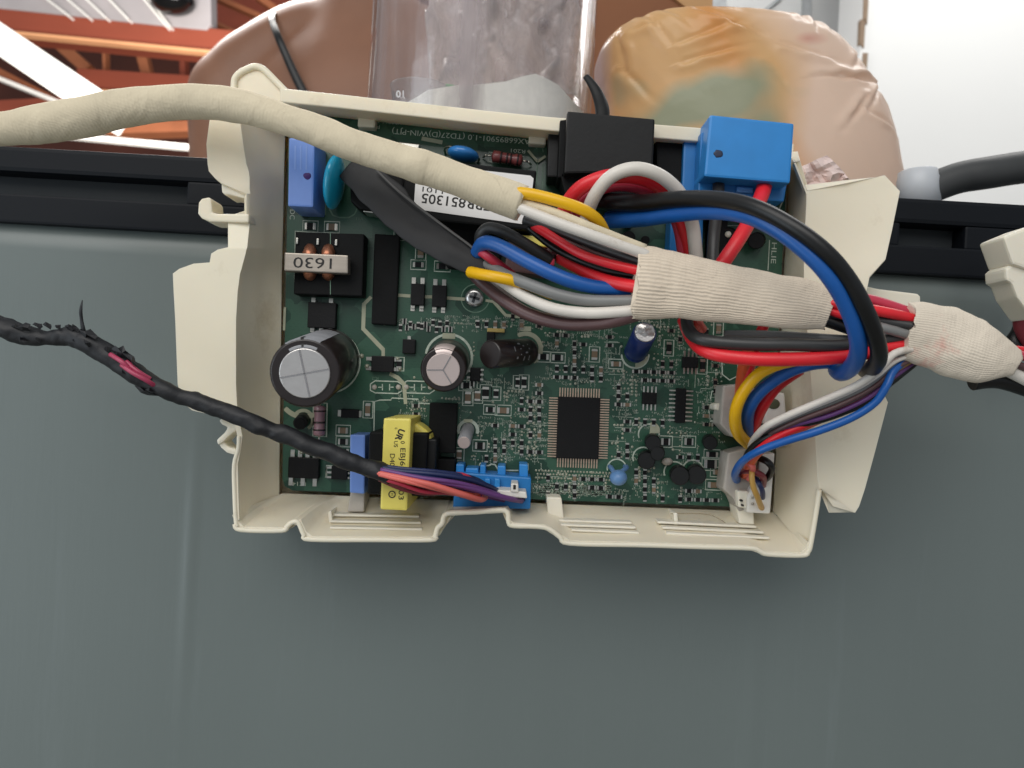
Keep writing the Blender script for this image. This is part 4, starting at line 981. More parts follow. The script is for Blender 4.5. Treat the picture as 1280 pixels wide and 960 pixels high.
# between the ribbed tape and the stained tape
wire(w_pink, [(1005, 376, 0.0445), (1045, 371, 0.0445), (1090, 376, 0.0445), (1150, 396, 0.045)], 7.5)
wire(w_red, [(1000, 380, 0.0445), (1045, 380, 0.0475), (1095, 388, 0.048), (1135, 397, 0.047), (1165, 408, 0.0455)], 6.6)
wire(w_red, [(1005, 382, 0.0455), (1044, 391, 0.047), (1070, 402, 0.047), (1100, 425, 0.044), (1118, 442, 0.042)], 5.2)
wire(w_dgry, [(1015, 390, 0.046), (1060, 395, 0.046), (1100, 401, 0.046), (1155, 410, 0.048)], 6.2)
wire(w_gry, [(1060, 400, 0.045), (1100, 409, 0.047), (1130, 417, 0.047), (1160, 425, 0.047)], 6.2)
wire(w_blk, [(1000, 390, 0.044), (1045, 405, 0.045), (1090, 420, 0.044), (1150, 432, 0.045)], 8)
wire(w_mar, [(1040, 398, 0.043), (1100, 415, 0.042), (1150, 428, 0.044)], 7)
# lower pair coming out from under the ribbed tape
wire(w_dgry, [(858, 395, 0.030), (862, 414, 0.036), (880, 425, 0.041), (930, 430, 0.044), (990, 431, 0.046), (1050, 432, 0.047), (1100, 425, 0.045), (1145, 420, 0.045)], 8, 'dark grey wire with faded print running level')
wire(w_red, [(855, 400, 0.028), (866, 424, 0.034), (885, 440, 0.040), (930, 448, 0.044), (990, 449, 0.046), (1050, 446, 0.047), (1105, 436, 0.045), (1145, 428, 0.045)], 8.8, 'red wire running level under the dark grey one')
wire(w_gry, [(905, 418, 0.036), (960, 418, 0.040), (1030, 422, 0.042), (1080, 425, 0.042)], 5)
wire(w_sal, [(868, 392, 0.03), (873, 404, 0.03), (878, 412, 0.028)], 6)
wire(w_red, [(958, 402, 0.036), (950, 418, 0.032), (940, 450, 0.026), (932, 480, 0.018), (930, 500, 0.009)], 6.5)
wire(w_org, [(935, 440, 0.030), (931, 456, 0.024), (928, 474, 0.018), (926, 496, 0.009)], 8)
wire(w_yel, [(1010, 448, 0.036), (975, 455, 0.037), (948, 468, 0.036), (928, 492, 0.033), (919, 517, 0.029), (922, 540, 0.022), (934, 553, 0.012), (938, 556, 0.007)], 7.6, 'yellow wire bending into the upper white socket')
wire(w_blue, [(1060, 452, 0.036), (1015, 455, 0.036), (980, 468, 0.034), (950, 490, 0.031), (936, 512, 0.027), (934, 535, 0.018), (937, 548, 0.008)], 8, 'blue wire beside the yellow one')
wire(w_pink, [(1030, 450, 0.032), (985, 462, 0.032), (962, 480, 0.03), (950, 500, 0.026)], 5)
wire(w_red, [(1000, 462, 0.028), (972, 482, 0.028), (953, 508, 0.025), (943, 530, 0.018), (940, 548, 0.008)], 7.6)
# thin wires sweeping down to the lower white socket
wire(w_white, [(1150, 436, 0.047), (1130, 438, 0.048), (1115, 444, 0.049), (1098, 462, 0.049), (1070, 482, 0.046), (1030, 500, 0.042), (985, 519, 0.038), (958, 533, 0.034), (943, 549, 0.025), (938, 562, 0.010)], 4.6, 'thin white wire sweeping to the lower socket')
wire(w_gry, [(1150, 440, 0.045), (1130, 443, 0.046), (1114, 454, 0.046), (1092, 474, 0.045), (1060, 494, 0.042), (1000, 517, 0.037), (960, 535, 0.031), (942, 556, 0.02), (940, 570, 0.009)], 5)
wire(w_gry, [(1150, 443, 0.044), (1122, 456, 0.045), (1096, 480, 0.043), (1060, 501, 0.041), (1000, 524, 0.036), (962, 541, 0.030), (942, 560, 0.018), (940, 576, 0.009)], 4.6)
wire(w_tan, [(1148, 445, 0.043), (1116, 464, 0.044), (1085, 487, 0.043), (1040, 508, 0.040), (990, 524, 0.034), (955, 545, 0.026), (940, 572, 0.010)], 4)
wire(w_mar, [(1148, 448, 0.042), (1114, 470, 0.043), (1085, 494, 0.042), (1040, 516, 0.039), (990, 531, 0.034), (955, 550, 0.026), (938, 580, 0.010)], 3.8)
wire(w_blk, [(1148, 450, 0.042), (1113, 478, 0.043), (1083, 502, 0.041), (1035, 522, 0.038), (985, 535, 0.034), (950, 552, 0.029), (935, 567, 0.022), (932, 580, 0.010)], 4.6)
wire(w_red, [(1060, 508, 0.036), (1020, 526, 0.036), (980, 542, 0.034), (955, 556, 0.030), (940, 572, 0.024), (935, 590, 0.010)], 4.6)
wire(w_org, [(1030, 522, 0.034), (995, 538, 0.034), (962, 555, 0.031), (944, 570, 0.025), (934, 588, 0.016), (930, 594, 0.008)], 5.4)
wire(w_blue, [(1140, 445, 0.044), (1118, 462, 0.046), (1108, 482, 0.047), (1094, 503, 0.046), (1065, 522, 0.044), (1025, 538, 0.041), (980, 552, 0.037), (948, 564, 0.033), (928, 577, 0.027), (919, 592, 0.018), (921, 600, 0.008)], 5, 'thin blue wire sweeping below the others')
for m_, pts, r_ in ((w_brn, [(1148, 446, 0.0445), (1120, 460, 0.046), (1092, 484, 0.0445), (1050, 506, 0.042), (995, 527, 0.037), (958, 546, 0.030), (941, 566, 0.016)], 3.2), (w_pur, [(1148, 449, 0.0425), (1113, 474, 0.044), (1084, 498, 0.0425), (1038, 519, 0.0395), (988, 533, 0.035), (952, 551, 0.028), (936, 574, 0.012)], 3.0),
                     (w_white, [(1147, 441, 0.046), (1118, 452, 0.047), (1096, 470, 0.0465), (1064, 489, 0.044), (1004, 514, 0.039), (962, 534, 0.032), (944, 553, 0.02)], 3.0)):
    wire(m_, pts, r_)
p3 = prism('plug', [(950, 568), (969, 566), (963, 642.5), (934, 641), (934, 622), (946, 600)], 0.006, 0.0125, whitep, hn, 0.0006); p3['label'] = 'white plug on the lower right corner'
prism('plug_step', [(922, 613), (936, 614), (935, 636), (923, 634)], 0.006, 0.0115, creamw, p3, 0.0005)
for x, y, w_, g_ in ((927.5, 626, 3, 2.5), (929, 632, 2.4, 2.4), (941, 622, 3, 3), (941, 630, 3, 3)):
    box('contact', x, y, w_, g_, 0.0113, 0.0130, silver if x > 935 else ink, p3)
wire(w_blk, [(944, 572, 0.010), (950, 573, 0.018), (960, 578, 0.021), (965, 586, 0.020), (960, 596, 0.016), (954, 600, 0.011)], 4.3)
wire(w_mar, [(925, 590, 0.010), (935, 588, 0.018), (946, 591, 0.020), (954, 597, 0.018), (953, 608, 0.011)], 4.3)
wire(w_tan, [(944, 574, 0.012), (940, 588, 0.020), (941, 606, 0.021), (947, 622, 0.019), (952, 635, 0.012)], 3.6)
wire(w_navy, [(942, 592, 0.012), (948, 603, 0.017), (953, 614, 0.016), (953, 624, 0.011)], 3.2)
wire(w_sal, [(930, 580, 0.014), (937, 580, 0.021), (941, 586, 0.021), (936, 598, 0.012)], 4)
# wires beyond the stained tape
wire(w_pink, [(1240, 440, 0.046), (1265, 444, 0.045), (1300, 446, 0.044)], 6)
wire(w_white, [(1235, 455, 0.045), (1262, 464, 0.044), (1305, 486, 0.042)], 8)
wire(w_brn, [(1240, 450, 0.046), (1270, 456, 0.045), (1310, 470, 0.044)], 5)
wire(w_blk, [(1215, 476, 0.040), (1250, 474, 0.040), (1305, 492, 0.039)], 12)
wire(w_red, [(1235, 430, 0.044), (1262, 436, 0.043), (1300, 440, 0.042)], 5)
# black cable-tie tail rising behind the black plug
tube('cable_tie', [(752, 160, 0.004, 8), (753, 138, 0.002, 9), (748, 120, 0.0, 7.5), (740, 105, -0.001, 5.5), (732, 95, -0.002, 4)], blackp, hn, seg=10, flat=0.45)

# ------------------------------------------------------------------ black damaged cable from the left
ck = thing('signal_cable', 'thin black taped cable with torn tape and pink wires showing, plugged into the blue socket', 'cable')
tube('tape_sheath', [(-40, 395, 0.034, 12), (0, 409, 0.034, 12), (25, 417, 0.034, 12.5), (55, 422, 0.034, 9.5), (75, 421, 0.034, 10), (92, 421, 0.034, 12.5), (115, 432, 0.034, 13), (140, 446, 0.034, 11.5), (168, 465, 0.034, 12), (200, 486.5, 0.034, 10.5), (240, 500.5, 0.033, 10.3), (280, 513.5, 0.033, 11), (318, 530, 0.033, 10.5), (340, 538, 0.032, 11),
                     (360, 545, 0.032, 11.5), (420, 569, 0.031, 11), (455, 582, 0.0305, 11), (488, 593.5, 0.030, 11.5)], blktape, ck, seg=24, n=12, wob=0.3, wscale=150, rag=0.4)
for pts in ([(138, 443, 0.0365), (152, 452, 0.0378), (162, 461, 0.0372)], [(152, 456, 0.0372), (166, 466, 0.0382), (184, 476, 0.0374), (196, 484, 0.035)], [(158, 452, 0.0366), (172, 464, 0.0374), (188, 474, 0.036)]):
    wire(mat('exposed_pink', '#a83a58', 0.35), pts, 3.0, parent=ck)
def shred(name, pts, h, m, parent, lift):
    bm = bmesh.new(); vs = []
    for i, (x, y) in enumerate(pts): vs.append(bm.verts.new(P(x, y, h + lift * (0.5 + 0.5 * math.sin(i * 2.1)))))
    c = bm.verts.new(sum((v.co for v in vs), Vector()) / len(vs) + OUT * lift * 0.8)
    for i in range(len(vs)): bm.faces.new((vs[i], vs[(i + 1) % len(vs)], c))
    bmesh.ops.recalc_face_normals(bm, faces=bm.faces)
    o = from_bm(name, bm, m, parent); s = o.modifiers.new('s', 'SOLIDIFY'); s.thickness = 0.0002
    return o
for pts, hh in (([(98, 412), (106, 414), (113, 411), (122, 420), (119, 424), (112, 421), (106, 424)], 0.036), ([(20, 410), (27, 406), (32, 403), (38, 405), (35, 410), (37, 414), (28, 413)], 0.036),
                ([(138, 437), (144, 432), (148, 435), (154, 432), (157, 438), (162, 442), (168, 446), (170, 456), (160, 450), (150, 446)], 0.0355), ([(168, 482), (175, 484), (184, 487), (193, 488), (198, 495), (184, 494), (176, 491)], 0.034),
                ([(160, 443), (166, 445), (169, 453), (174, 458), (166, 456)], 0.037), ([(104, 424), (113, 428), (112, 435), (106, 430)], 0.037)):
    shred('torn_tape', pts, hh, blktape, ck, 0.0014)
for i in range(16):
    t_ = RND.uniform(0, 1); cx_ = 8 + t_ * 190; cy_ = 416 + max(0, cx_ - 92) * 0.66 + RND.choice((-9, -7, 8, 9))
    shred('torn_tape', [(cx_ + RND.uniform(3, 8) * math.cos(a_), cy_ + RND.uniform(2, 5) * math.sin(a_) + 0.4 * math.cos(a_) * 4) for a_ in (0, 1.1, 2.2, 3.1, 4.2, 5.3)], 0.0355, blktape, ck, 0.0012)
tube('thread', [(108, 424, 0.035, 3), (104, 411, 0.0365, 2.8), (102, 400, 0.037, 2.2), (101, 388, 0.038, 2.2), (103, 375, 0.038, 0.6)], blktape, ck, seg=6, flat=0.4)
for i, (m_, r_, pts) in enumerate((
        (w_navy, 3.6, [(470, 584, 0.031), (500, 589, 0.031), (545, 593, 0.030), (585, 599, 0.027), (615, 610, 0.020), (625, 617, 0.013)]),
        (w_navy, 3.3, [(475, 586, 0.030), (520, 595, 0.031), (560, 601, 0.029), (595, 607, 0.020), (620, 614, 0.012)]),
        (w_sal, 3.8, [(470, 591, 0.032), (500, 597, 0.033), (540, 606, 0.033), (575, 617, 0.031), (598, 624, 0.026), (606, 622, 0.021), (604, 616, 0.014)]),
        (w_org, 3.0, [(475, 594, 0.031), (510, 602, 0.032), (550, 609, 0.031), (590, 619, 0.025), (600, 617, 0.015)]),
        (w_mar, 3.3, [(472, 595, 0.030), (500, 606, 0.030), (530, 612, 0.029), (560, 612, 0.027), (585, 615, 0.016)]),
        (w_pink, 3.2, [(535, 599, 0.024), (558, 594, 0.026), (578, 594, 0.026), (592, 602, 0.023), (600, 614, 0.014)]),
        (w_pur, 3.5, [(480, 590, 0.031), (530, 600, 0.032), (575, 607, 0.030), (615, 618, 0.024), (640, 624, 0.019), (652, 626, 0.013)]),
        (w_pur, 3.0, [(475, 597, 0.029), (510, 609, 0.029), (545, 610, 0.028), (590, 616, 0.020), (630, 625, 0.013)]))):
    wire(m_, pts, r_, parent=ck)
for m_, pts in ((w_sal, [(474, 593, 0.0325), (505, 601, 0.0335), (545, 611, 0.032), (580, 620, 0.027), (592, 622, 0.017)]), (w_pink, [(472, 597, 0.031), (498, 604, 0.0318), (528, 614, 0.030), (556, 616, 0.026), (582, 619, 0.014)]),
                (w_navy, [(470, 582, 0.030), (505, 586, 0.030), (550, 590, 0.0285), (590, 597, 0.024), (611, 608, 0.013)]), (w_mar, [(474, 599, 0.029), (505, 612, 0.029), (535, 617, 0.027), (565, 615, 0.024), (588, 618, 0.014)]), (w_pur, [(476, 587, 0.032), (525, 597, 0.033), (570, 603, 0.031), (605, 612, 0.025), (634, 622, 0.014)])):
    wire(m_, pts, 2.7, parent=ck)
p4 = prism('plug', [(573, 611), (594, 613), (594, 619), (572, 616)], 0.010, 0.0185, whitep, ck, 0.0003); p4['label'] = 'white plug strip inside the blue socket'
prism('plug', [(608, 611), (658, 615), (659, 623), (607, 619)], 0.010, 0.0185, whitep, ck, 0.0004)
prism('plug_latch', [(639, 604), (648, 604.5), (648, 616), (638, 615)], 0.010, 0.0190, whitep, ck, 0.0004)
box('latch_slot', 643.2, 609, 3.5, 6, 0.0188, 0.01912, ink, ck)

# ------------------------------------------------------------------ things standing on the cabinet
def glassy(name, tint, gloss, film, filmcol, fscale=40, stretch=(1, 1, 0.15), lo=0.45, hi=0.75, base=0.0, bump=0.0, fres=1.45):
    m = bpy.data.materials.new(name); m.use_nodes = True; nt = m.node_tree; nt.nodes.clear()
    out = nt.nodes.new('ShaderNodeOutputMaterial')
    tr = nt.nodes.new('ShaderNodeBsdfTransparent'); tr.inputs[0].default_value = tint + (1,)
    gl = nt.nodes.new('ShaderNodeBsdfGlossy'); gl.inputs['Roughness'].default_value = gloss
    fr = nt.nodes.new('ShaderNodeLayerWeight'); fr.inputs[0].default_value = 0.5
    po = nt.nodes.new('ShaderNodeMath'); po.operation = 'POWER'; po.inputs[1].default_value = 4.0; nt.links.new(fr.outputs['Facing'], po.inputs[0])
    ma = nt.nodes.new('ShaderNodeMath'); ma.operation = 'MULTIPLY_ADD'; ma.inputs[1].default_value = 0.6; ma.inputs[2].default_value = (fres - 1) * 0.09; nt.links.new(po.outputs[0], ma.inputs[0])
    mx = nt.nodes.new('ShaderNodeMixShader'); nt.links.new(ma.outputs[0], mx.inputs[0]); nt.links.new(tr.outputs[0], mx.inputs[1]); nt.links.new(gl.outputs[0], mx.inputs[2])
    df = nt.nodes.new('ShaderNodeBsdfDiffuse'); df.inputs[0].default_value = lin(filmcol)
    tl = nt.nodes.new('ShaderNodeBsdfTranslucent'); tl.inputs[0].default_value = lin(filmcol)
    ds = nt.nodes.new('ShaderNodeMixShader'); ds.inputs[0].default_value = 0.5; nt.links.new(df.outputs[0], ds.inputs[1]); nt.links.new(tl.outputs[0], ds.inputs[2])
    tc = nt.nodes.new('ShaderNodeTexCoord'); mp = nt.nodes.new('ShaderNodeMapping'); mp.inputs['Scale'].default_value = stretch; nt.links.new(tc.outputs['Object'], mp.inputs[0])
    nz = nt.nodes.new('ShaderNodeTexNoise'); nz.inputs['Scale'].default_value = fscale; nz.inputs['Detail'].default_value = 7; nz.inputs['Roughness'].default_value = 0.65; nt.links.new(mp.outputs[0], nz.inputs[0])
    mr = nt.nodes.new('ShaderNodeMapRange'); mr.inputs[1].default_value = lo; mr.inputs[2].default_value = hi; mr.inputs[3].default_value = base; mr.inputs[4].default_value = film; nt.links.new(nz.outputs[0], mr.inputs[0])
    m2 = nt.nodes.new('ShaderNodeMixShader'); nt.links.new(mr.outputs[0], m2.inputs[0]); nt.links.new(mx.outputs[0], m2.inputs[1]); nt.links.new(ds.outputs[0], m2.inputs[2])
    nt.links.new(m2.outputs[0], out.inputs[0])
    if bump:
        bp = nt.nodes.new('ShaderNodeBump'); bp.inputs['Strength'].default_value = bump; bp.inputs['Distance'].default_value = 0.002
        nt.links.new(nz.outputs[0], bp.inputs['Height'])
        for n_ in (gl, df): nt.links.new(bp.outputs[0], n_.inputs['Normal'])
    return m
glassm = glassy('dusty_glass', (0.98, 0.98, 0.985), 0.06, 0.5, '#cfc6c8', 34, (1, 1, 0.10), 0.52, 0.75, 0.03)
filmm = glassy('clear_film', (0.95, 0.95, 0.95), 0.12, 0.85, '#e0d6d2', 55, (1, 1, 0.35), 0.36, 0.72, 0.22, 1.0, 1.9)
cupm = glassy('clear_cup_plastic', (0.92, 0.92, 0.93), 0.1, 0.3, '#d8d8d8', 60, (1, 1, 1), 0.4, 0.8, 0.08)

JY = 0.135; JC = P(602, 100, -JY); JR = 138.5 * S(-JY); kj = S(-JY)
def lathe(name, cx, cy, prof, m, parent=None, seg=48, closed=False):
    bm = bmesh.new(); rings = []
    for r_, z in prof:
        rings.append([bm.verts.new((cx + r_ * math.cos(2 * math.pi * k / seg), cy + r_ * math.sin(2 * math.pi * k / seg), z)) for k in range(seg)])
    for i in range(len(rings) - 1):
        for k in range(seg): bm.faces.new((rings[i][k], rings[i][(k + 1) % seg], rings[i + 1][(k + 1) % seg], rings[i + 1][k]))
    if closed:
        bm.faces.new(list(reversed(rings[0]))); bm.faces.new(rings[-1])
    bmesh.ops.recalc_face_normals(bm, faces=bm.faces)
    return from_bm(name, bm, m, parent, True)
jar = lathe('glass_jar', JC.x, JY, [(0.0005, ZT + 0.0002), (JR * 0.9, ZT + 0.0002), (JR, ZT + 0.006), (JR, ZT + 0.17), (JR * 0.93, ZT + 0.195), (JR * 0.8, ZT + 0.205), (JR * 0.8, ZT + 0.225), (JR * 0.77, ZT + 0.225),
                                     (JR * 0.77, ZT + 0.204), (JR * 0.9, ZT + 0.193), (JR * 0.965, ZT + 0.17), (JR * 0.965, ZT + 0.010), (JR * 0.88, ZT + 0.006), (0.0005, ZT + 0.006)], glassm)
tag(jar, 'big clear glass jar of white powder standing on the cabinet beside the brown bag', 'jar')
# powder heap
def powder_top(x):
    pts = [(455, 140), (500, 139), (530, 131), (543, 119), (600, 118), (622, 113), (650, 100), (672, 93), (700, 95), (726, 105), (745, 112)]
    px = 602 + (x - JC.x) / kj
    for (a, b), (c, d) in zip(pts, pts[1:]):
        if px <= c: return b + (d - b) * max(0, (px - a)) / (c - a)
    return 112
bm = bmesh.new(); seg, nr = 48, 16; rr = JR * 0.955
zc = lambda x, y: P(602, powder_top(x), -(JY - 0.043)).z + 0.002 * noise.noise(Vector((x * 60, y * 60, 0))) + 0.0008 * noise.noise(Vector((x * 260, y * 260, 3)))
cv = bm.verts.new((JC.x, JY, zc(JC.x, JY))); prev = None
for i in range(1, nr + 1):
    ring = []
    for k in range(seg):
        x = JC.x + rr * i / nr * math.cos(2 * math.pi * k / seg); y = JY + rr * i / nr * math.sin(2 * math.pi * k / seg)
        ring.append(bm.verts.new((x, y, zc(x, y))))
    for k in range(seg):
        if prev is None: bm.faces.new((cv, ring[k], ring[(k + 1) % seg]))
        else: bm.faces.new((prev[k], ring[k], ring[(k + 1) % seg], prev[(k + 1) % seg]))
    prev = ring
low = [bm.verts.new((v.co.x, v.co.y, ZT + 0.0105)) for v in prev]
for k in range(seg): bm.faces.new((prev[k], low[k], low[(k + 1) % seg], prev[(k + 1) % seg]))
bm.faces.new(low); bmesh.ops.recalc_face_normals(bm, faces=bm.faces)
pw = from_bm('washing_powder', bm, mat('white_powder', '#f0ece2', 0.95, var=0.06, vscale=300, bump=0.4, bscale=900, spec=0.1), None, True)
tag(pw, 'heap of white powder inside the clear glass jar', 'powder')
# crumpled clear bag in the jar
bm = bmesh.new(); nu, nv = 46, 40; g = []
for j in range(nv + 1):
    row = []
    for i in range(nu + 1):
        px = 536 + 190 * i / nu; py = -75 + 198 * j / nv
        q = Vector((px * 0.03, py * 0.016, 0))
        dep = 0.006 * math.sin(px * 0.07 + 1.5 * noise.noise(q)) + 0.016 * noise.fractal(q * 1.2, 1.0, 2.0, 4)
        x0 = P(px, py, -JY + 0.02)
        lim = math.sqrt(max(0.0, (JR * 0.93) ** 2 - (x0.x - JC.x) ** 2))
        row.append(bm.verts.new((x0.x, max(JY - lim, JY - 0.022 + dep), max(x0.z, zc(x0.x, JY) - 0.004))))
    g.append(row)
for j in range(nv):
    for i in range(nu): bm.faces.new((g[j][i], g[j][i + 1], g[j + 1][i + 1], g[j + 1][i]))
o = from_bm('clear_bag', bm, filmm, None, True); s = o.modifiers.new('s', 'SOLIDIFY'); s.thickness = 0.0002
tag(o, 'crumpled clear plastic bag stuffed upright inside the glass jar', 'plastic bag')
# measuring cup in the powder
cc = P(525, 128, -JY + 0.028); cr = 37 * S(-JY + 0.028)
cup = thing('measuring_cup', 'small clear plastic measuring cup half sunk in the powder of the jar', 'cup')
zr = P(525, 113, -JY + 0.028).z
lathe('cup_wall', cc.x, cc.y, [(0.0005, zr - 0.024), (cr * 0.75, zr - 0.024), (cr, zr), (cr * 1.04, zr + 0.0006), (cr * 0.96, zr), (cr * 0.71, zr - 0.0225), (0.0005, zr - 0.0225)], cupm, cup, 36)
t_ = text('printed_mark', '10', 501, 117, -(cc.y - cr * 1.0), 12, 180, mat('white_ink', '#f2f2f2', 0.5), cup, bold=0.02)
gs = ellipsoid('green_scrap', P(567, 113, -JY + 0.03), [RIGHT * 10 * kj, UP * 7 * kj - RIGHT * 5 * kj, OUT * 0.003], mat('green_film', '#5fae6c', 0.4, var=0.2), None, 16, 10, 0.001, 500)
tag(gs, 'small bright green scrap poking from the powder in the jar', 'scrap')

CREASES = [((1073, 128), (968, 142), 1.0), ((1073, 128), (1034, 178), 1.0), ((1073, 128), (1046, 68), 0.8), ((1073, 128), (1104, 196), 0.8), ((1046, 70), (998, 38), 0.7), ((992, 38), (984, 84), 0.9), ((1012, 36), (1006, 78), 0.7), ((1035, 160), (1000, 205), 0.8),
           ((1040, 176), (1088, 188), 0.7), ((960, 36), (974, 72), 0.7), ((846, 62), (934, 104), 0.9), ((826, 104), (904, 74), 0.6), ((790, 58), (822, 112), 0.7), ((806, 52), (842, 90), 0.6), ((772, 120), (760, 62), 0.7), ((770, 118), (800, 160), 0.7), ((832, 124), (898, 108), 0.7),
           ((862, 40), (960, 60), 0.7), ((940, 105), (1010, 120), 0.6), ((1052, 90), (1020, 130), 0.5), ((780, 78), (806, 74), 0.6), ((920, 130), (948, 165), 0.6)]
def slump(name, rows, yc, hd, m, nseg=56, amp=0.002, ws=40, sub=4, ridged=False, seed=0.0, colour=None, pw_=0.8):
    """sack-like body: rows = (py, x left, x right) from bottom to top, seen at distance plane yc"""
    q = catmull([tuple(map(float, r_)) for r_ in rows], sub)
    bm = bmesh.new(); rings = []
    cl = bm.loops.layers.float_color.new('Col') if colour else None
    base = P(*[(q[0][1] + q[0][2]) / 2, q[0][0]], -yc).z
    for j, (py, xl, xr) in enumerate(q):
        ring = []
        t = j / (len(q) - 1)
        hdj = hd * (1 - 0.75 * max(0, (t - 0.45) / 0.55) ** 2)
        for k in range(nseg):
            a = 2 * math.pi * k / nseg
            ca, sa = math.cos(a), math.sin(a)
            ex = math.copysign(abs(ca) ** pw_, ca); ey = math.copysign(abs(sa) ** pw_, sa)
            p = P((xl + xr) / 2 + ex * (xr - xl) / 2, py, -yc); p.y = yc + ey * hdj
            n = Vector((ca, sa, 0.25)).normalized()
            v = p * ws + Vector((seed, seed, 0))
            if ridged:
                dsp = 1.0 * noise.noise(v * 0.8) + 0.45 * (0.3 - abs(noise.noise(Vector((v.x * 1.5 + v.z, v.y, v.z * 0.4))) )) + 0.16 * noise.voronoi(v * 1.7)[0][0]
                if p.y < yc:                       # sharp pleats pressed into the film
                    ux, uy = (xl + xr) / 2 + ex * (xr - xl) / 2, py
                    for (ax_, ay_), (bx_, by_), dp in CREASES:
                        L2 = (bx_ - ax_) ** 2 + (by_ - ay_) ** 2; tt = max(0, min(1, ((ux - ax_) * (bx_ - ax_) + (uy - ay_) * (by_ - ay_)) / L2))
                        dd = math.hypot(ux - ax_ - tt * (bx_ - ax_), uy - ay_ - tt * (by_ - ay_)) + 2.5 * noise.noise(Vector((ux * 0.06, uy * 0.06, 5)))
                        sd = (bx_ - ax_) * (uy - ay_) - (by_ - ay_) * (ux - ax_)
                        fade = 0.35 + 0.65 * (1 - abs(2 * tt - 0.7))
                        dsp += dp * fade * (-0.55 * math.exp(-(dd / 3.2) ** 2) + (0.55 * math.exp(-((dd - 6) / 5.5) ** 2) if sd > 0 else 0))
            else: dsp = noise.fractal(v, 1.0, 2.0, 4)
            p = p + n * amp * dsp
            p.z = max(p.z, ZT + 0.0002)
            ring.append(bm.verts.new(p))
        rings.append(ring)
    for i in range(len(rings) - 1):
        for k in range(nseg): bm.faces.new((rings[i][k], rings[i][(k + 1) % nseg], rings[i + 1][(k + 1) % nseg], rings[i + 1][k]))
    bm.faces.new(list(reversed(rings[0]))); bm.faces.new(rings[-1])
    bmesh.ops.recalc_face_normals(bm, faces=bm.faces)
    if colour:
        for f in bm.faces:
            for lp in f.loops:
                w = lp.vert.co; d_ = (w.y + D) / D * PXM
                u, v_ = (w.x * CT + w.z * ST) / d_, (-w.x * ST + w.z * CT) / d_
                lp[cl] = colour(640 + u, 480 - v_, w)
    return from_bm(name, bm, m, None, True)
# person behind the cabinet: bare shoulder with a thin black strap shows
YB = 0.64; kb = S(-YB)
skinm = mat('skin', '#8f644c', 0.5, var=0.10, vscale=18, bump=0.05, bscale=500, sss=0.15)
def body_mesh(parts):
    bm = bmesh.new()
    for pts in parts:                       # chain of (centre, rx, ry): overlapping slices swept into one volume
        q = catmull([tuple(c) + (rx, ry) for c, rx, ry in pts], 6); rings = []
        for i, p in enumerate(q):
            c = Vector(p[:3]); T = Vector(q[min(i + 1, len(q) - 1)][:3]) - Vector(q[max(i - 1, 0)][:3]); T.normalize()
            s_ = Vector((1, 0, 0)) - T * T.x if abs(T.x) < 0.8 else Vector((0, 0, 1)) - T * T.z
            s_.normalize(); d_ = T.cross(s_)
            rings.append([bm.verts.new(c + s_ * p[3] * math.cos(a_ * math.pi / 10) + d_ * p[4] * math.sin(a_ * math.pi / 10)) for a_ in range(20)])
        for i in range(len(rings) - 1):
            for k in range(20): bm.faces.new((rings[i][k], rings[i][(k + 1) % 20], rings[i + 1][(k + 1) % 20], rings[i + 1][k]))
        bm.faces.new(list(reversed(rings[0]))); bm.faces.new(rings[-1])
    bmesh.ops.recalc_face_normals(bm, faces=bm.faces)
    return bm
NB = P(462, 20, -YB); SH = P(297, 118, -YB); fl = -0.80
def at(dx, z, dy=0.0): return Vector((NB.x + dx, YB + dy, z))
parts = [[(at(0, NB.z - 0.62), 0.145, 0.10), (at(0, NB.z - 0.50), 0.15, 0.10), (at(0, NB.z - 0.36), 0.12, 0.085), (at(0, NB.z - 0.2), 0.14, 0.095), (at(0, NB.z - 0.1), 0.15, 0.085), (at(0, NB.z - 0.035), 0.09, 0.065), (at(0, NB.z + 0.01), 0.06, 0.055)],
         [(at(0, NB.z - 0.06), 0.058, 0.056), (at(0, NB.z + 0.02), 0.055, 0.055), (at(0, NB.z + 0.10, -0.01), 0.052, 0.054)],
         [(at(0, NB.z + 0.07, -0.02), 0.035, 0.045), (at(0, NB.z + 0.105, -0.015), 0.055, 0.072), (at(0, NB.z + 0.16, -0.01), 0.068, 0.085), (at(0, NB.z + 0.21, -0.005), 0.068, 0.085), (at(0, NB.z + 0.25, 0.0), 0.045, 0.06)],
         [(at(0, NB.z + 0.185, -0.085), 0.010, 0.012), (at(0, NB.z + 0.16, -0.103), 0.014, 0.014), (at(0, NB.z + 0.15, -0.09), 0.012, 0.012)]]
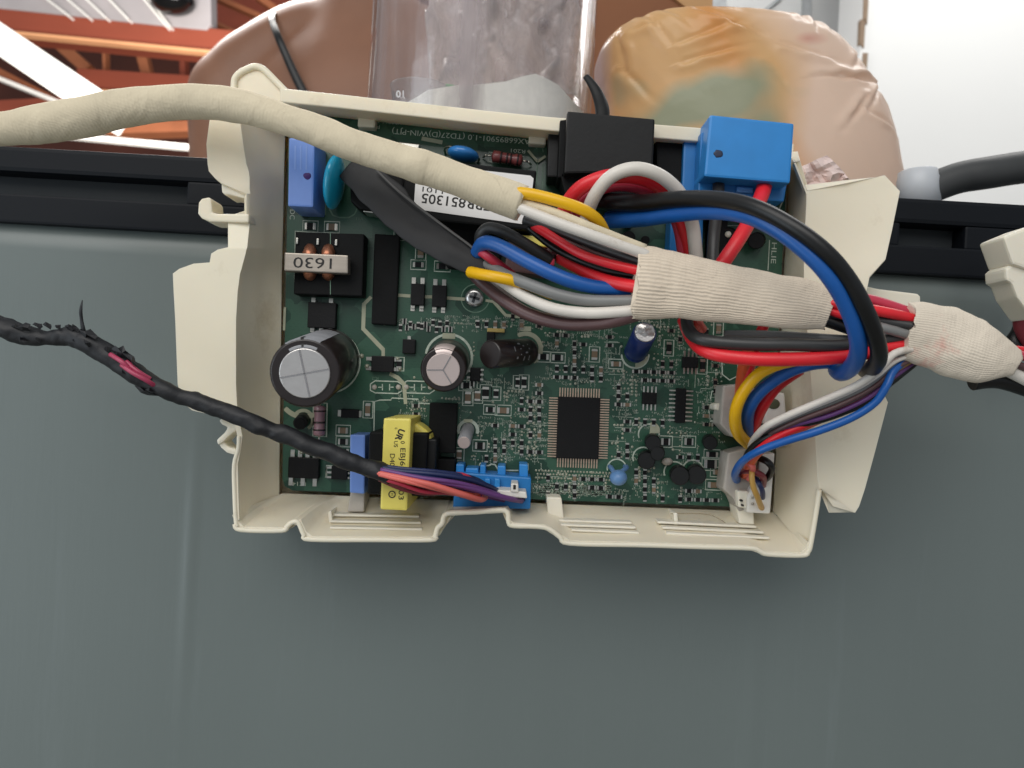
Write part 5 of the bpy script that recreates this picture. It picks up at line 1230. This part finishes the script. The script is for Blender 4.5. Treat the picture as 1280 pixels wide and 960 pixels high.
for sg in (-1, 1):
    sx_ = abs(SH.x - NB.x) * sg; ex = sx_ + 0.012 * sg
    parts.append([(at(0.02 * sg, NB.z - 0.045), 0.05, 0.05), (at(sx_ * 0.42, NB.z - 0.034), 0.046, 0.05), (at(sx_ * 0.72, SH.z + 0.040), 0.046, 0.052), (at(sx_ * 0.93, SH.z + 0.014), 0.048, 0.052), (at(sx_, SH.z - 0.012), 0.045, 0.05)])
    parts.append([(at(sx_ * 0.9, SH.z + 0.012), 0.03, 0.036), (at(sx_, SH.z), 0.053, 0.055), (at(sx_ + 0.002 * sg, SH.z - 0.06), 0.047, 0.05), (at(ex - 0.008 * sg, SH.z - 0.16), 0.040, 0.042), (at(ex, SH.z - 0.26), 0.034, 0.036),
                  (at(ex + 0.01 * sg, SH.z - 0.33, -0.01), 0.034, 0.034), (at(ex + 0.012 * sg, SH.z - 0.44, -0.03), 0.024, 0.024), (at(ex + 0.01 * sg, SH.z - 0.49, -0.035), 0.022, 0.027), (at(ex + 0.008 * sg, SH.z - 0.55, -0.04), 0.014, 0.036)])
    for i_, (oy, L_) in enumerate(((-0.030, 0.066), (-0.011, 0.076), (0.009, 0.072), (0.028, 0.058))):
        parts.append([(at(ex + 0.008 * sg, SH.z - 0.545, -0.04 + oy * 0.8), 0.0095, 0.0095), (at(ex + 0.006 * sg, SH.z - 0.55 - L_ * 0.5, -0.042 + oy * 1.1), 0.0088, 0.0088), (at(ex - 0.004 * sg, SH.z - 0.55 - L_, -0.044 + oy * 1.1), 0.007, 0.007)])
    parts.append([(at(ex + 0.006 * sg, SH.z - 0.50, -0.055), 0.012, 0.012), (at(ex - 0.002 * sg, SH.z - 0.535, -0.085), 0.0105, 0.0105), (at(ex - 0.008 * sg, SH.z - 0.57, -0.095), 0.008, 0.008)])
    parts.append([(at(0.075 * sg, NB.z - 0.58), 0.075, 0.085), (at(0.08 * sg, NB.z - 0.72), 0.07, 0.075), (at(0.08 * sg, NB.z - 0.90), 0.048, 0.052), (at(0.082 * sg, fl + 0.20), 0.045, 0.05), (at(0.085 * sg, fl + 0.07), 0.033, 0.037)])
    parts.append([(at(0.085 * sg, fl + 0.05, 0.03), 0.033, 0.03), (at(0.088 * sg, fl + 0.036, -0.05), 0.036, 0.03), (at(0.092 * sg, fl + 0.022, -0.13), 0.034, 0.018)])
    parts.append([(at(0.066 * sg, NB.z + 0.135, 0.0), 0.010, 0.014), (at(0.074 * sg, NB.z + 0.165, 0.004), 0.010, 0.018), (at(0.070 * sg, NB.z + 0.185, 0.0), 0.008, 0.012)])
person = from_bm('person', body_mesh(parts), skinm, None)
rm = person.modifiers.new('remesh', 'REMESH'); rm.mode = 'VOXEL'; rm.voxel_size = 0.006; rm.use_smooth_shade = True
sm = person.modifiers.new('smooth', 'SMOOTH'); sm.factor = 0.5; sm.iterations = 14
tag(person, 'person standing behind the cabinet, bare shoulder with a thin black strap', 'person')
hairm = mat('black_hair', '#15100e', 0.6, var=0.3, vscale=200, bump=0.4, bscale=300, stretch=(1, 1, 0.1))
hair = ellipsoid('hair', at(0, NB.z + 0.20, 0.022), [Vector((0.078, 0, 0)), Vector((0, 0.088, 0)), Vector((0, 0, 0.075))], hairm, person, 30, 20, 0.012, 40)
for sg in (-1, 1):
    ellipsoid('eye', at(0.026 * sg, NB.z + 0.182, -0.088), [Vector((0.011, 0, 0)), Vector((0, 0.008, 0)), Vector((0, 0, 0.007))], mat('eye_white_%d' % sg, '#e6e2dc', 0.3), person, 14, 10)
ellipsoid('mouth', at(0, NB.z + 0.118, -0.082), [Vector((0.02, 0, 0)), Vector((0, 0.008, 0)), Vector((0, 0, 0.006))], mat('lips', '#7a3d38', 0.45), person, 14, 8)
topm_ = mat('black_top_cloth', '#141316', 0.8, var=0.2, vscale=60)
def shell(name, sl, m):
    o_ = from_bm(name, body_mesh([sl]), m, person, True); return o_
shell('tank_top', [(at(0, NB.z - 0.60), 0.158, 0.112), (at(0, NB.z - 0.50), 0.163, 0.112), (at(0, NB.z - 0.36), 0.133, 0.097), (at(0, NB.z - 0.22), 0.150, 0.106), (at(0, NB.z - 0.165), 0.150, 0.103)], topm_)
for sg in (-1, 1):
    shell('trouser_leg', [(at(0.078 * sg, NB.z - 0.56), 0.088, 0.098), (at(0.082 * sg, NB.z - 0.72), 0.082, 0.088), (at(0.082 * sg, NB.z - 0.90), 0.062, 0.068), (at(0.084 * sg, fl + 0.20), 0.058, 0.062), (at(0.086 * sg, fl + 0.075), 0.05, 0.055)], mat('blue_cloth_%d' % sg, '#2c3446', 0.85))
hb_ = -(YB - 0.062)
for pts in ([(352, 14, -(YB + 0.02), 3.6), (345, 15, -(YB - 0.02), 3.8), (340, 20, hb_ - 0.002, 4.0), (341, 29, hb_ + 0.012, 4.2), (348, 47, hb_ + 0.026, 4.6), (360, 75, hb_ + 0.028, 5.0), (373, 103, hb_ + 0.030, 5.4), (388, 132, hb_ + 0.032, 5.6), (412, 180, hb_ + 0.034, 6)],
            [(572, 14, -(YB + 0.02), 3.6), (579, 15, -(YB - 0.02), 3.8), (584, 20, hb_ - 0.002, 4.0), (583, 29, hb_ + 0.012, 4.2), (576, 47, hb_ + 0.026, 4.6), (564, 75, hb_ + 0.028, 5.0), (551, 103, hb_ + 0.030, 5.4), (536, 132, hb_ + 0.032, 5.6), (512, 180, hb_ + 0.034, 6)]):
    tube('strap', pts, w_blk, person, seg=10, flat=0.4)

def bagcol(px, py, w):
    n = noise.noise(w * 30) ; n2 = noise.noise(w * 55 + Vector((4, 4, 4)))
    def mixc(a, b, t): t = max(0, min(1, t)); return tuple(x + (y - x) * t for x, y in zip(a, b))
    peach, ochre, green, lil, red, orange = (lin(c)[:3] for c in ('#fbe3cf', '#ecc48e', '#aab398', '#cbbfc6', '#e0a090', '#e8a864'))
    c = mixc(ochre, peach, (px - 945 + 40 * n) / 60)
    c = mixc(c, orange, (1 - abs(px - 925 - (py - 90) * 0.5) / 45 + 0.3 * n) * 0.8)
    e = math.hypot((px - 870) / 85, (py - 140) / 36) + 0.9 * n2 + 0.3 * n
    c = mixc(c, green, (1.35 - e) * 1.6)
    c = mixc(c, lil, (772 - px + 14 * n) / 22)
    e = math.hypot((px - 1010) / 26, (py - 48) / 11) + 0.6 * n2
    c = mixc(c, red, (1.0 - e) * 0.9)
    return c + (1,)
bagm = bpy.data.materials.new('thin_peach_plastic'); bagm.use_nodes = True
nt = bagm.node_tree; b = nt.nodes['Principled BSDF']; b.inputs['Roughness'].default_value = 0.27; b.inputs['Specular IOR Level'].default_value = 0.5
at = nt.nodes.new('ShaderNodeVertexColor'); at.layer_name = 'Col'; nt.links.new(at.outputs[0], b.inputs['Base Color'])
tl = nt.nodes.new('ShaderNodeBsdfTranslucent'); nt.links.new(at.outputs[0], tl.inputs[0])
mx = nt.nodes.new('ShaderNodeMixShader'); mx.inputs[0].default_value = 0.36
nt.links.new(b.outputs[0], mx.inputs[1]); nt.links.new(tl.outputs[0], mx.inputs[2]); nt.links.new(mx.outputs[0], nt.nodes['Material Output'].inputs[0])
nz = nt.nodes.new('ShaderNodeTexVoronoi'); nz.feature = 'DISTANCE_TO_EDGE'; nz.inputs['Scale'].default_value = 15
nn = nt.nodes.new('ShaderNodeTexNoise'); nn.inputs['Scale'].default_value = 18; nn.inputs['Detail'].default_value = 5
tc = nt.nodes.new('ShaderNodeTexCoord'); nt.links.new(tc.outputs['Object'], nn.inputs[0])
vm = nt.nodes.new('ShaderNodeMix'); vm.data_type = 'RGBA'; vm.inputs[0].default_value = 0.12; nt.links.new(tc.outputs['Object'], vm.inputs[6]); nt.links.new(nn.outputs['Color'], vm.inputs[7]); nt.links.new(vm.outputs[2], nz.inputs[0])
cr_ = nt.nodes.new('ShaderNodeMapRange'); cr_.inputs[2].default_value = 0.2; nt.links.new(nz.outputs[0], cr_.inputs[0])
bp = nt.nodes.new('ShaderNodeBump'); bp.inputs['Strength'].default_value = 0.12; bp.inputs['Distance'].default_value = 0.001
nt.links.new(cr_.outputs[0], bp.inputs['Height'])
b2 = nt.nodes.new('ShaderNodeBump'); b2.inputs['Strength'].default_value = 0.25; b2.inputs['Distance'].default_value = 0.004; nt.links.new(nn.outputs[0], b2.inputs['Height']); nt.links.new(bp.outputs[0], b2.inputs['Normal'])
nt.links.new(b2.outputs[0], b.inputs['Normal']); nt.links.new(b2.outputs[0], tl.inputs['Normal'])
ob = slump('plastic_bag', [(262, 752, 1122), (225, 754, 1112), (190, 756, 1104), (150, 755, 1090), (124, 750, 1078), (106, 746, 1069), (82, 744, 1050), (70, 748, 1036), (59, 758, 1020), (53, 774, 997), (46, 804, 960), (41, 846, 924), (39, 880, 892)], 0.165, 0.05, bagm, 300, 0.0030, 24, 26, True, 2.3, bagcol)
tag(ob, 'crinkled peach plastic bag with ochre and green contents showing through on the cabinet', 'plastic bag')

# pink scrap of paper tucked behind the housing
bm = bmesh.new(); g = []
for j in range(9):
    row = []
    for i in range(9):
        s_, t_ = i / 8, j / 8
        a = ((1000, 210), (1033, 194), (1064, 226), (1010, 244))
        x = (a[0][0] * (1 - s_) + a[1][0] * s_) * (1 - t_) + (a[3][0] * (1 - s_) + a[2][0] * s_) * t_
        y = (a[0][1] * (1 - s_) + a[1][1] * s_) * (1 - t_) + (a[3][1] * (1 - s_) + a[2][1] * s_) * t_
        row.append(bm.verts.new(P(x, y, 0.012 + 0.004 * noise.noise(Vector((x * 0.09, y * 0.09, 1))))))
    g.append(row)
for j in range(8):
    for i in range(8): bm.faces.new((g[j][i], g[j][i + 1], g[j + 1][i + 1], g[j + 1][i]))
o = from_bm('paper_scrap', bm, mat('pinkish_paper', '#e3cdc6', 0.7, var=0.12, vscale=120), None); s = o.modifiers.new('s', 'SOLIDIFY'); s.thickness = 0.0003
tag(o, 'crumpled pinkish white paper scrap wedged between plastic bag and housing rim', 'paper')

# hose with white collar at the right
ho = thing('drain_hose', 'dark grey rubber hose with white collar lying on the cabinet by the white wall', 'hose')
hy = -0.085
cyl('collar', P(1148.5, 258, hy), P(1147, 213, hy), [(0, 25 * S(hy)), (0.75, 24.5 * S(hy)), (0.8, 23.5 * S(hy)), (0.97, 22.5 * S(hy)), (1, 20 * S(hy))], mat('white_collar', '#c9ccd0', 0.4, var=0.05, sss=0.1), ho, 30)
tube('hose', [(1158, 240, hy, 19), (1172, 232, hy, 19), (1200, 222, hy, 19.5), (1235, 216, hy, 20), (1290, 208, hy - 0.004, 20), (1360, 204, hy - 0.01, 20)], mat('grey_rubber', '#3f4040', 0.5, var=0.15, vscale=60), ho, seg=24, n=8)
# white plug hanging at the right edge
wp = thing('loose_connector', 'loose white plastic connector with dark red wire hanging in front of the grey panel', 'connector')
prism('connector_body', [(1254, 296), (1290, 281), (1290, 338), (1266, 330)], 0.004, 0.016, creamw, wp, 0.0008)
prism('connector_body', [(1257, 336), (1266, 329), (1292, 338), (1292, 400), (1272, 372), (1265, 354), (1258, 350)], 0.004, 0.0145, creamw, wp, 0.0008)
tube('wire', [(1284, 330, 0.006), (1278, 380, 0.006), (1276, 410, 0.004), (1295, 440, 0.002)], w_mar, wp, 8)
tube('wire', [(1290, 352, 0.002), (1277, 410, 0.0), (1268, 430, 0.0), (1290, 445, 0.0)], w_blk, wp, 10)

# cardboard box behind
cbx = thing('cardboard_box', 'brown cardboard box standing behind the jar and the plastic bag', 'box')
cardm = mat('cardboard', '#8a5a3c', 0.8, var=0.08, vscale=20); cardl = mat('cardboard_lit_side', '#c69a6b', 0.8, var=0.08, vscale=20)  # second, lighter cardboard colour has the light painted in
x0 = P(715, 10, -0.30).x; x1 = P(873, 20, -0.30).x
wbox('box_body', x0, x1, 0.30, 0.42, ZT, P(740, -90, -0.30).z, cardm, cbx, 0.001)
prism('lit_side', [(838, -6), (873, 21), (891, 21), (892, -70), (838, -70)], -0.315, -0.297, cardl, cbx, 0.0008)  # paler slab painting the box's lit right side

# ------------------------------------------------------------------ background
def Q(px, py, y): return P(px, py, -y)
whitew = mat('white_wall_paint', '#e6e6e4', 0.8, var=0.03, vscale=3, dirt=('#c9c6c0', 2.2, 0.66))
def struct(o): o['kind'] = 'structure'; return o
xw = Q(1075, 60, 1.3).x
struct(wbox('wall', xw, 4.0, 1.30, 1.42, -1.2, 3.2, whitew, None, 0.004))
struct(wbox('back_wall', -6.0, 2.4, 5.2, 5.3, -1.2, 4.6, mat('dark_boards', '#5b2f22', 0.8, var=0.3, vscale=2), None, 0.0))
struct(wbox('floor', -6, 4.2, -1.6, 5.3, -0.95, -0.80, mat('concrete', '#8c8a84', 0.85, var=0.15, vscale=3), None, 0.0))
# flaked edge of the wall
for i, (y0, y1, dx) in enumerate(((-5, 30, 4), (24, 60, 0), (66, 95, 3))):
    o = prism('wall_crack', [(1076 + dx, y0), (1082 + dx, y0), (1080 + dx, y1), (1075 + dx, y1 - 6)], -1.31, -1.297, mat('flaked_paint', '#8f7a66', 0.9), bpy.data.objects['wall'], 0.0)
dr = thing('door', 'white panel door with pale grey frame strips next to the white wall', 'door')
yd = 1.62
prism('door_leaf', [(884, -60), (1090, -60), (1090, 300), (884, 300)], -yd - 0.05, -yd, whitew, dr, 0.0)
prism('frame', [(891, -60), (909, -60), (907, 300), (889, 300)], -yd - 0.01, -yd + 0.02, mat('grey_frame', '#b9bcbd', 0.6), dr, 0.003)
prism('frame', [(1005, -60), (1015, -60), (1015, 300), (1004, 300)], -yd - 0.01, -yd + 0.015, MATS['grey_frame'], dr, 0.003)
prism('brace', [(944, 20), (976, -6), (979, -4), (947, 23)], -yd - 0.01, -yd + 0.012, MATS['grey_frame'], dr, 0.0)
# roof timbers
redw = mat('red_painted_timber', '#92452f', 0.7, var=0.25, vscale=5, bump=0.2, bscale=60, stretch=(0.2, 1, 1))
orgw = mat('orange_timber', '#b06a45', 0.7, var=0.25, vscale=6)
whb = mat('white_painted_timber', '#efece6', 0.6, var=0.04, vscale=4)
GR = 'timbers of the porch roof'
def beam(label, p0, p1, wpx, y0, y1, dep, m, name='roof_beam'):
    d = Vector((p1[0] - p0[0], p1[1] - p0[1])).normalized(); n = Vector((-d.y, d.x)) * wpx / 2
    A = [Q(p0[0] - n.x, p0[1] - n.y, y0), Q(p1[0] - n.x, p1[1] - n.y, y1), Q(p1[0] + n.x, p1[1] + n.y, y1), Q(p0[0] + n.x, p0[1] + n.y, y0)]
    o = loft(name, A, [p + Vector((0, dep, 0)) for p in A], m, None, 0.004); o['kind'] = 'thing'
    return tag(o, label, 'beam', GR)
beam('broad red beam with bright lower edge running under the white rack', (-60, 17), (330, 55), 27, 3.0, 3.0, 0.16, redw)
beam('pale orange strip painting the lit lower edge of the broad red beam', (-60, 32.5), (330, 70.5), 4, 2.98, 2.98, 0.05, mat('lit_edge_orange', '#e8a878', 0.7, var=0.15, vscale=6))  # pale strip stands in for light on the beam's underside
beam('pale strip painting the lit lower edge of the second red beam by the cream sleeve', (95, 111), (300, 124), 3, 3.46, 3.46, 0.05, MATS['lit_edge_orange'])  # lit edge of the second beam, painted as a pale strip
beam('second red beam below the broad one, crossing behind the brown bag', (95, 97), (300, 110), 24, 3.5, 3.5, 0.12, redw)
beam('blown-out white beam slanting down to the cream sleeve', (-40, 22), (150, 150), 36, 2.4, 2.4, 0.05, whb)
beam('thin red post between the two red beams, next to the white slanting beam', (129, 50), (130, 96), 4, 3.6, 3.6, 0.05, orgw, 'roof_post')
beam('tilted orange brace between the two red beams', (172, 55), (184, 100), 12, 3.6, 3.6, 0.06, orgw, 'roof_post')
beam('dark red post between the red beams close to the brown bag', (227, 60), (228, 108), 7, 3.6, 3.6, 0.06, redw, 'roof_post')
beam('short orange brace leaning against the white slanting beam', (70, 52), (108, 86), 14, 3.7, 3.7, 0.06, orgw, 'roof_post')
beam('orange timber low on the left under the white slanting beam', (-40, 70), (60, 122), 10, 3.2, 3.2, 0.07, orgw)
beam('pale timber edge below the white slanting beam', (-40, 82), (75, 128), 5, 3.1, 3.1, 0.05, whb)
beam('orange timber right above the black trim by the housing', (130, 160), (262, 156), 14, 3.3, 3.3, 0.1, orgw)
beam('thin white rail right above the black trim of the cabinet', (60, 166), (300, 189), 6, 2.6, 2.6, 0.04, whb)
beam('red timber at the left below the pale edge', (-40, 138), (110, 130), 22, 3.6, 3.6, 0.1, redw)
for i, (a_, b_, w_) in enumerate((((262, -8), (345, 28), 6), ((262, 24), (300, 42), 4), ((318, -8), (350, 14), 8))):
    beam(('upper bright orange rafter above the brown bag', 'lower thin orange rafter touching the brown bag', 'short orange rafter in the corner over the brown bag')[i], a_, b_, w_, 3.6, 3.6, 0.06, orgw)
beam('wide red board filling the roof above the brown bag', (240, -4), (420, 40), 60, 4.2, 4.2, 0.05, redw)
# rack lying on the broad beam
rk = thing('hanging_rack', 'pale grey sheet with white bars lying on the broad red beam', 'rack')
prism('sheet', [(-20, -60), (262, -60), (264, 30), (258, 37), (215, 33), (40, 14), (-20, 8)], -3.06, -2.99, mat('grey_sheet', '#a9a3a4', 0.6, var=0.15, vscale=4), rk, 0.004)
for (xa_, ya_), (xb_, yb_) in (((34, -20), (86, 20)), ((62, -20), (110, 21)), ((88, -20), (132, 22)), ((118, -20), (160, 24)), ((164, -20), (208, 33)), ((172, -20), (212, 33))):
    d = Vector((xb_ - xa_, yb_ - ya_)).normalized(); n = Vector((-d.y, d.x)) * 1.3
    prism('bar', [(xa_ - n.x, ya_ - n.y), (xb_ - n.x, yb_ - n.y), (xb_ + n.x, yb_ + n.y), (xa_ + n.x, ya_ + n.y)], -3.0, -2.96, whb, rk, 0.002)
pv = ellipsoid('black_pot', Q(216, 2, 2.93), [RIGHT * 27 * S(-2.93), UP * 15 * S(-2.93), OUT * 0.08], mat('glossy_black', '#0d0d0e', 0.12), None, 24, 16)
tag(pv, 'glossy black rounded pot on the pale grey rack', 'pot')
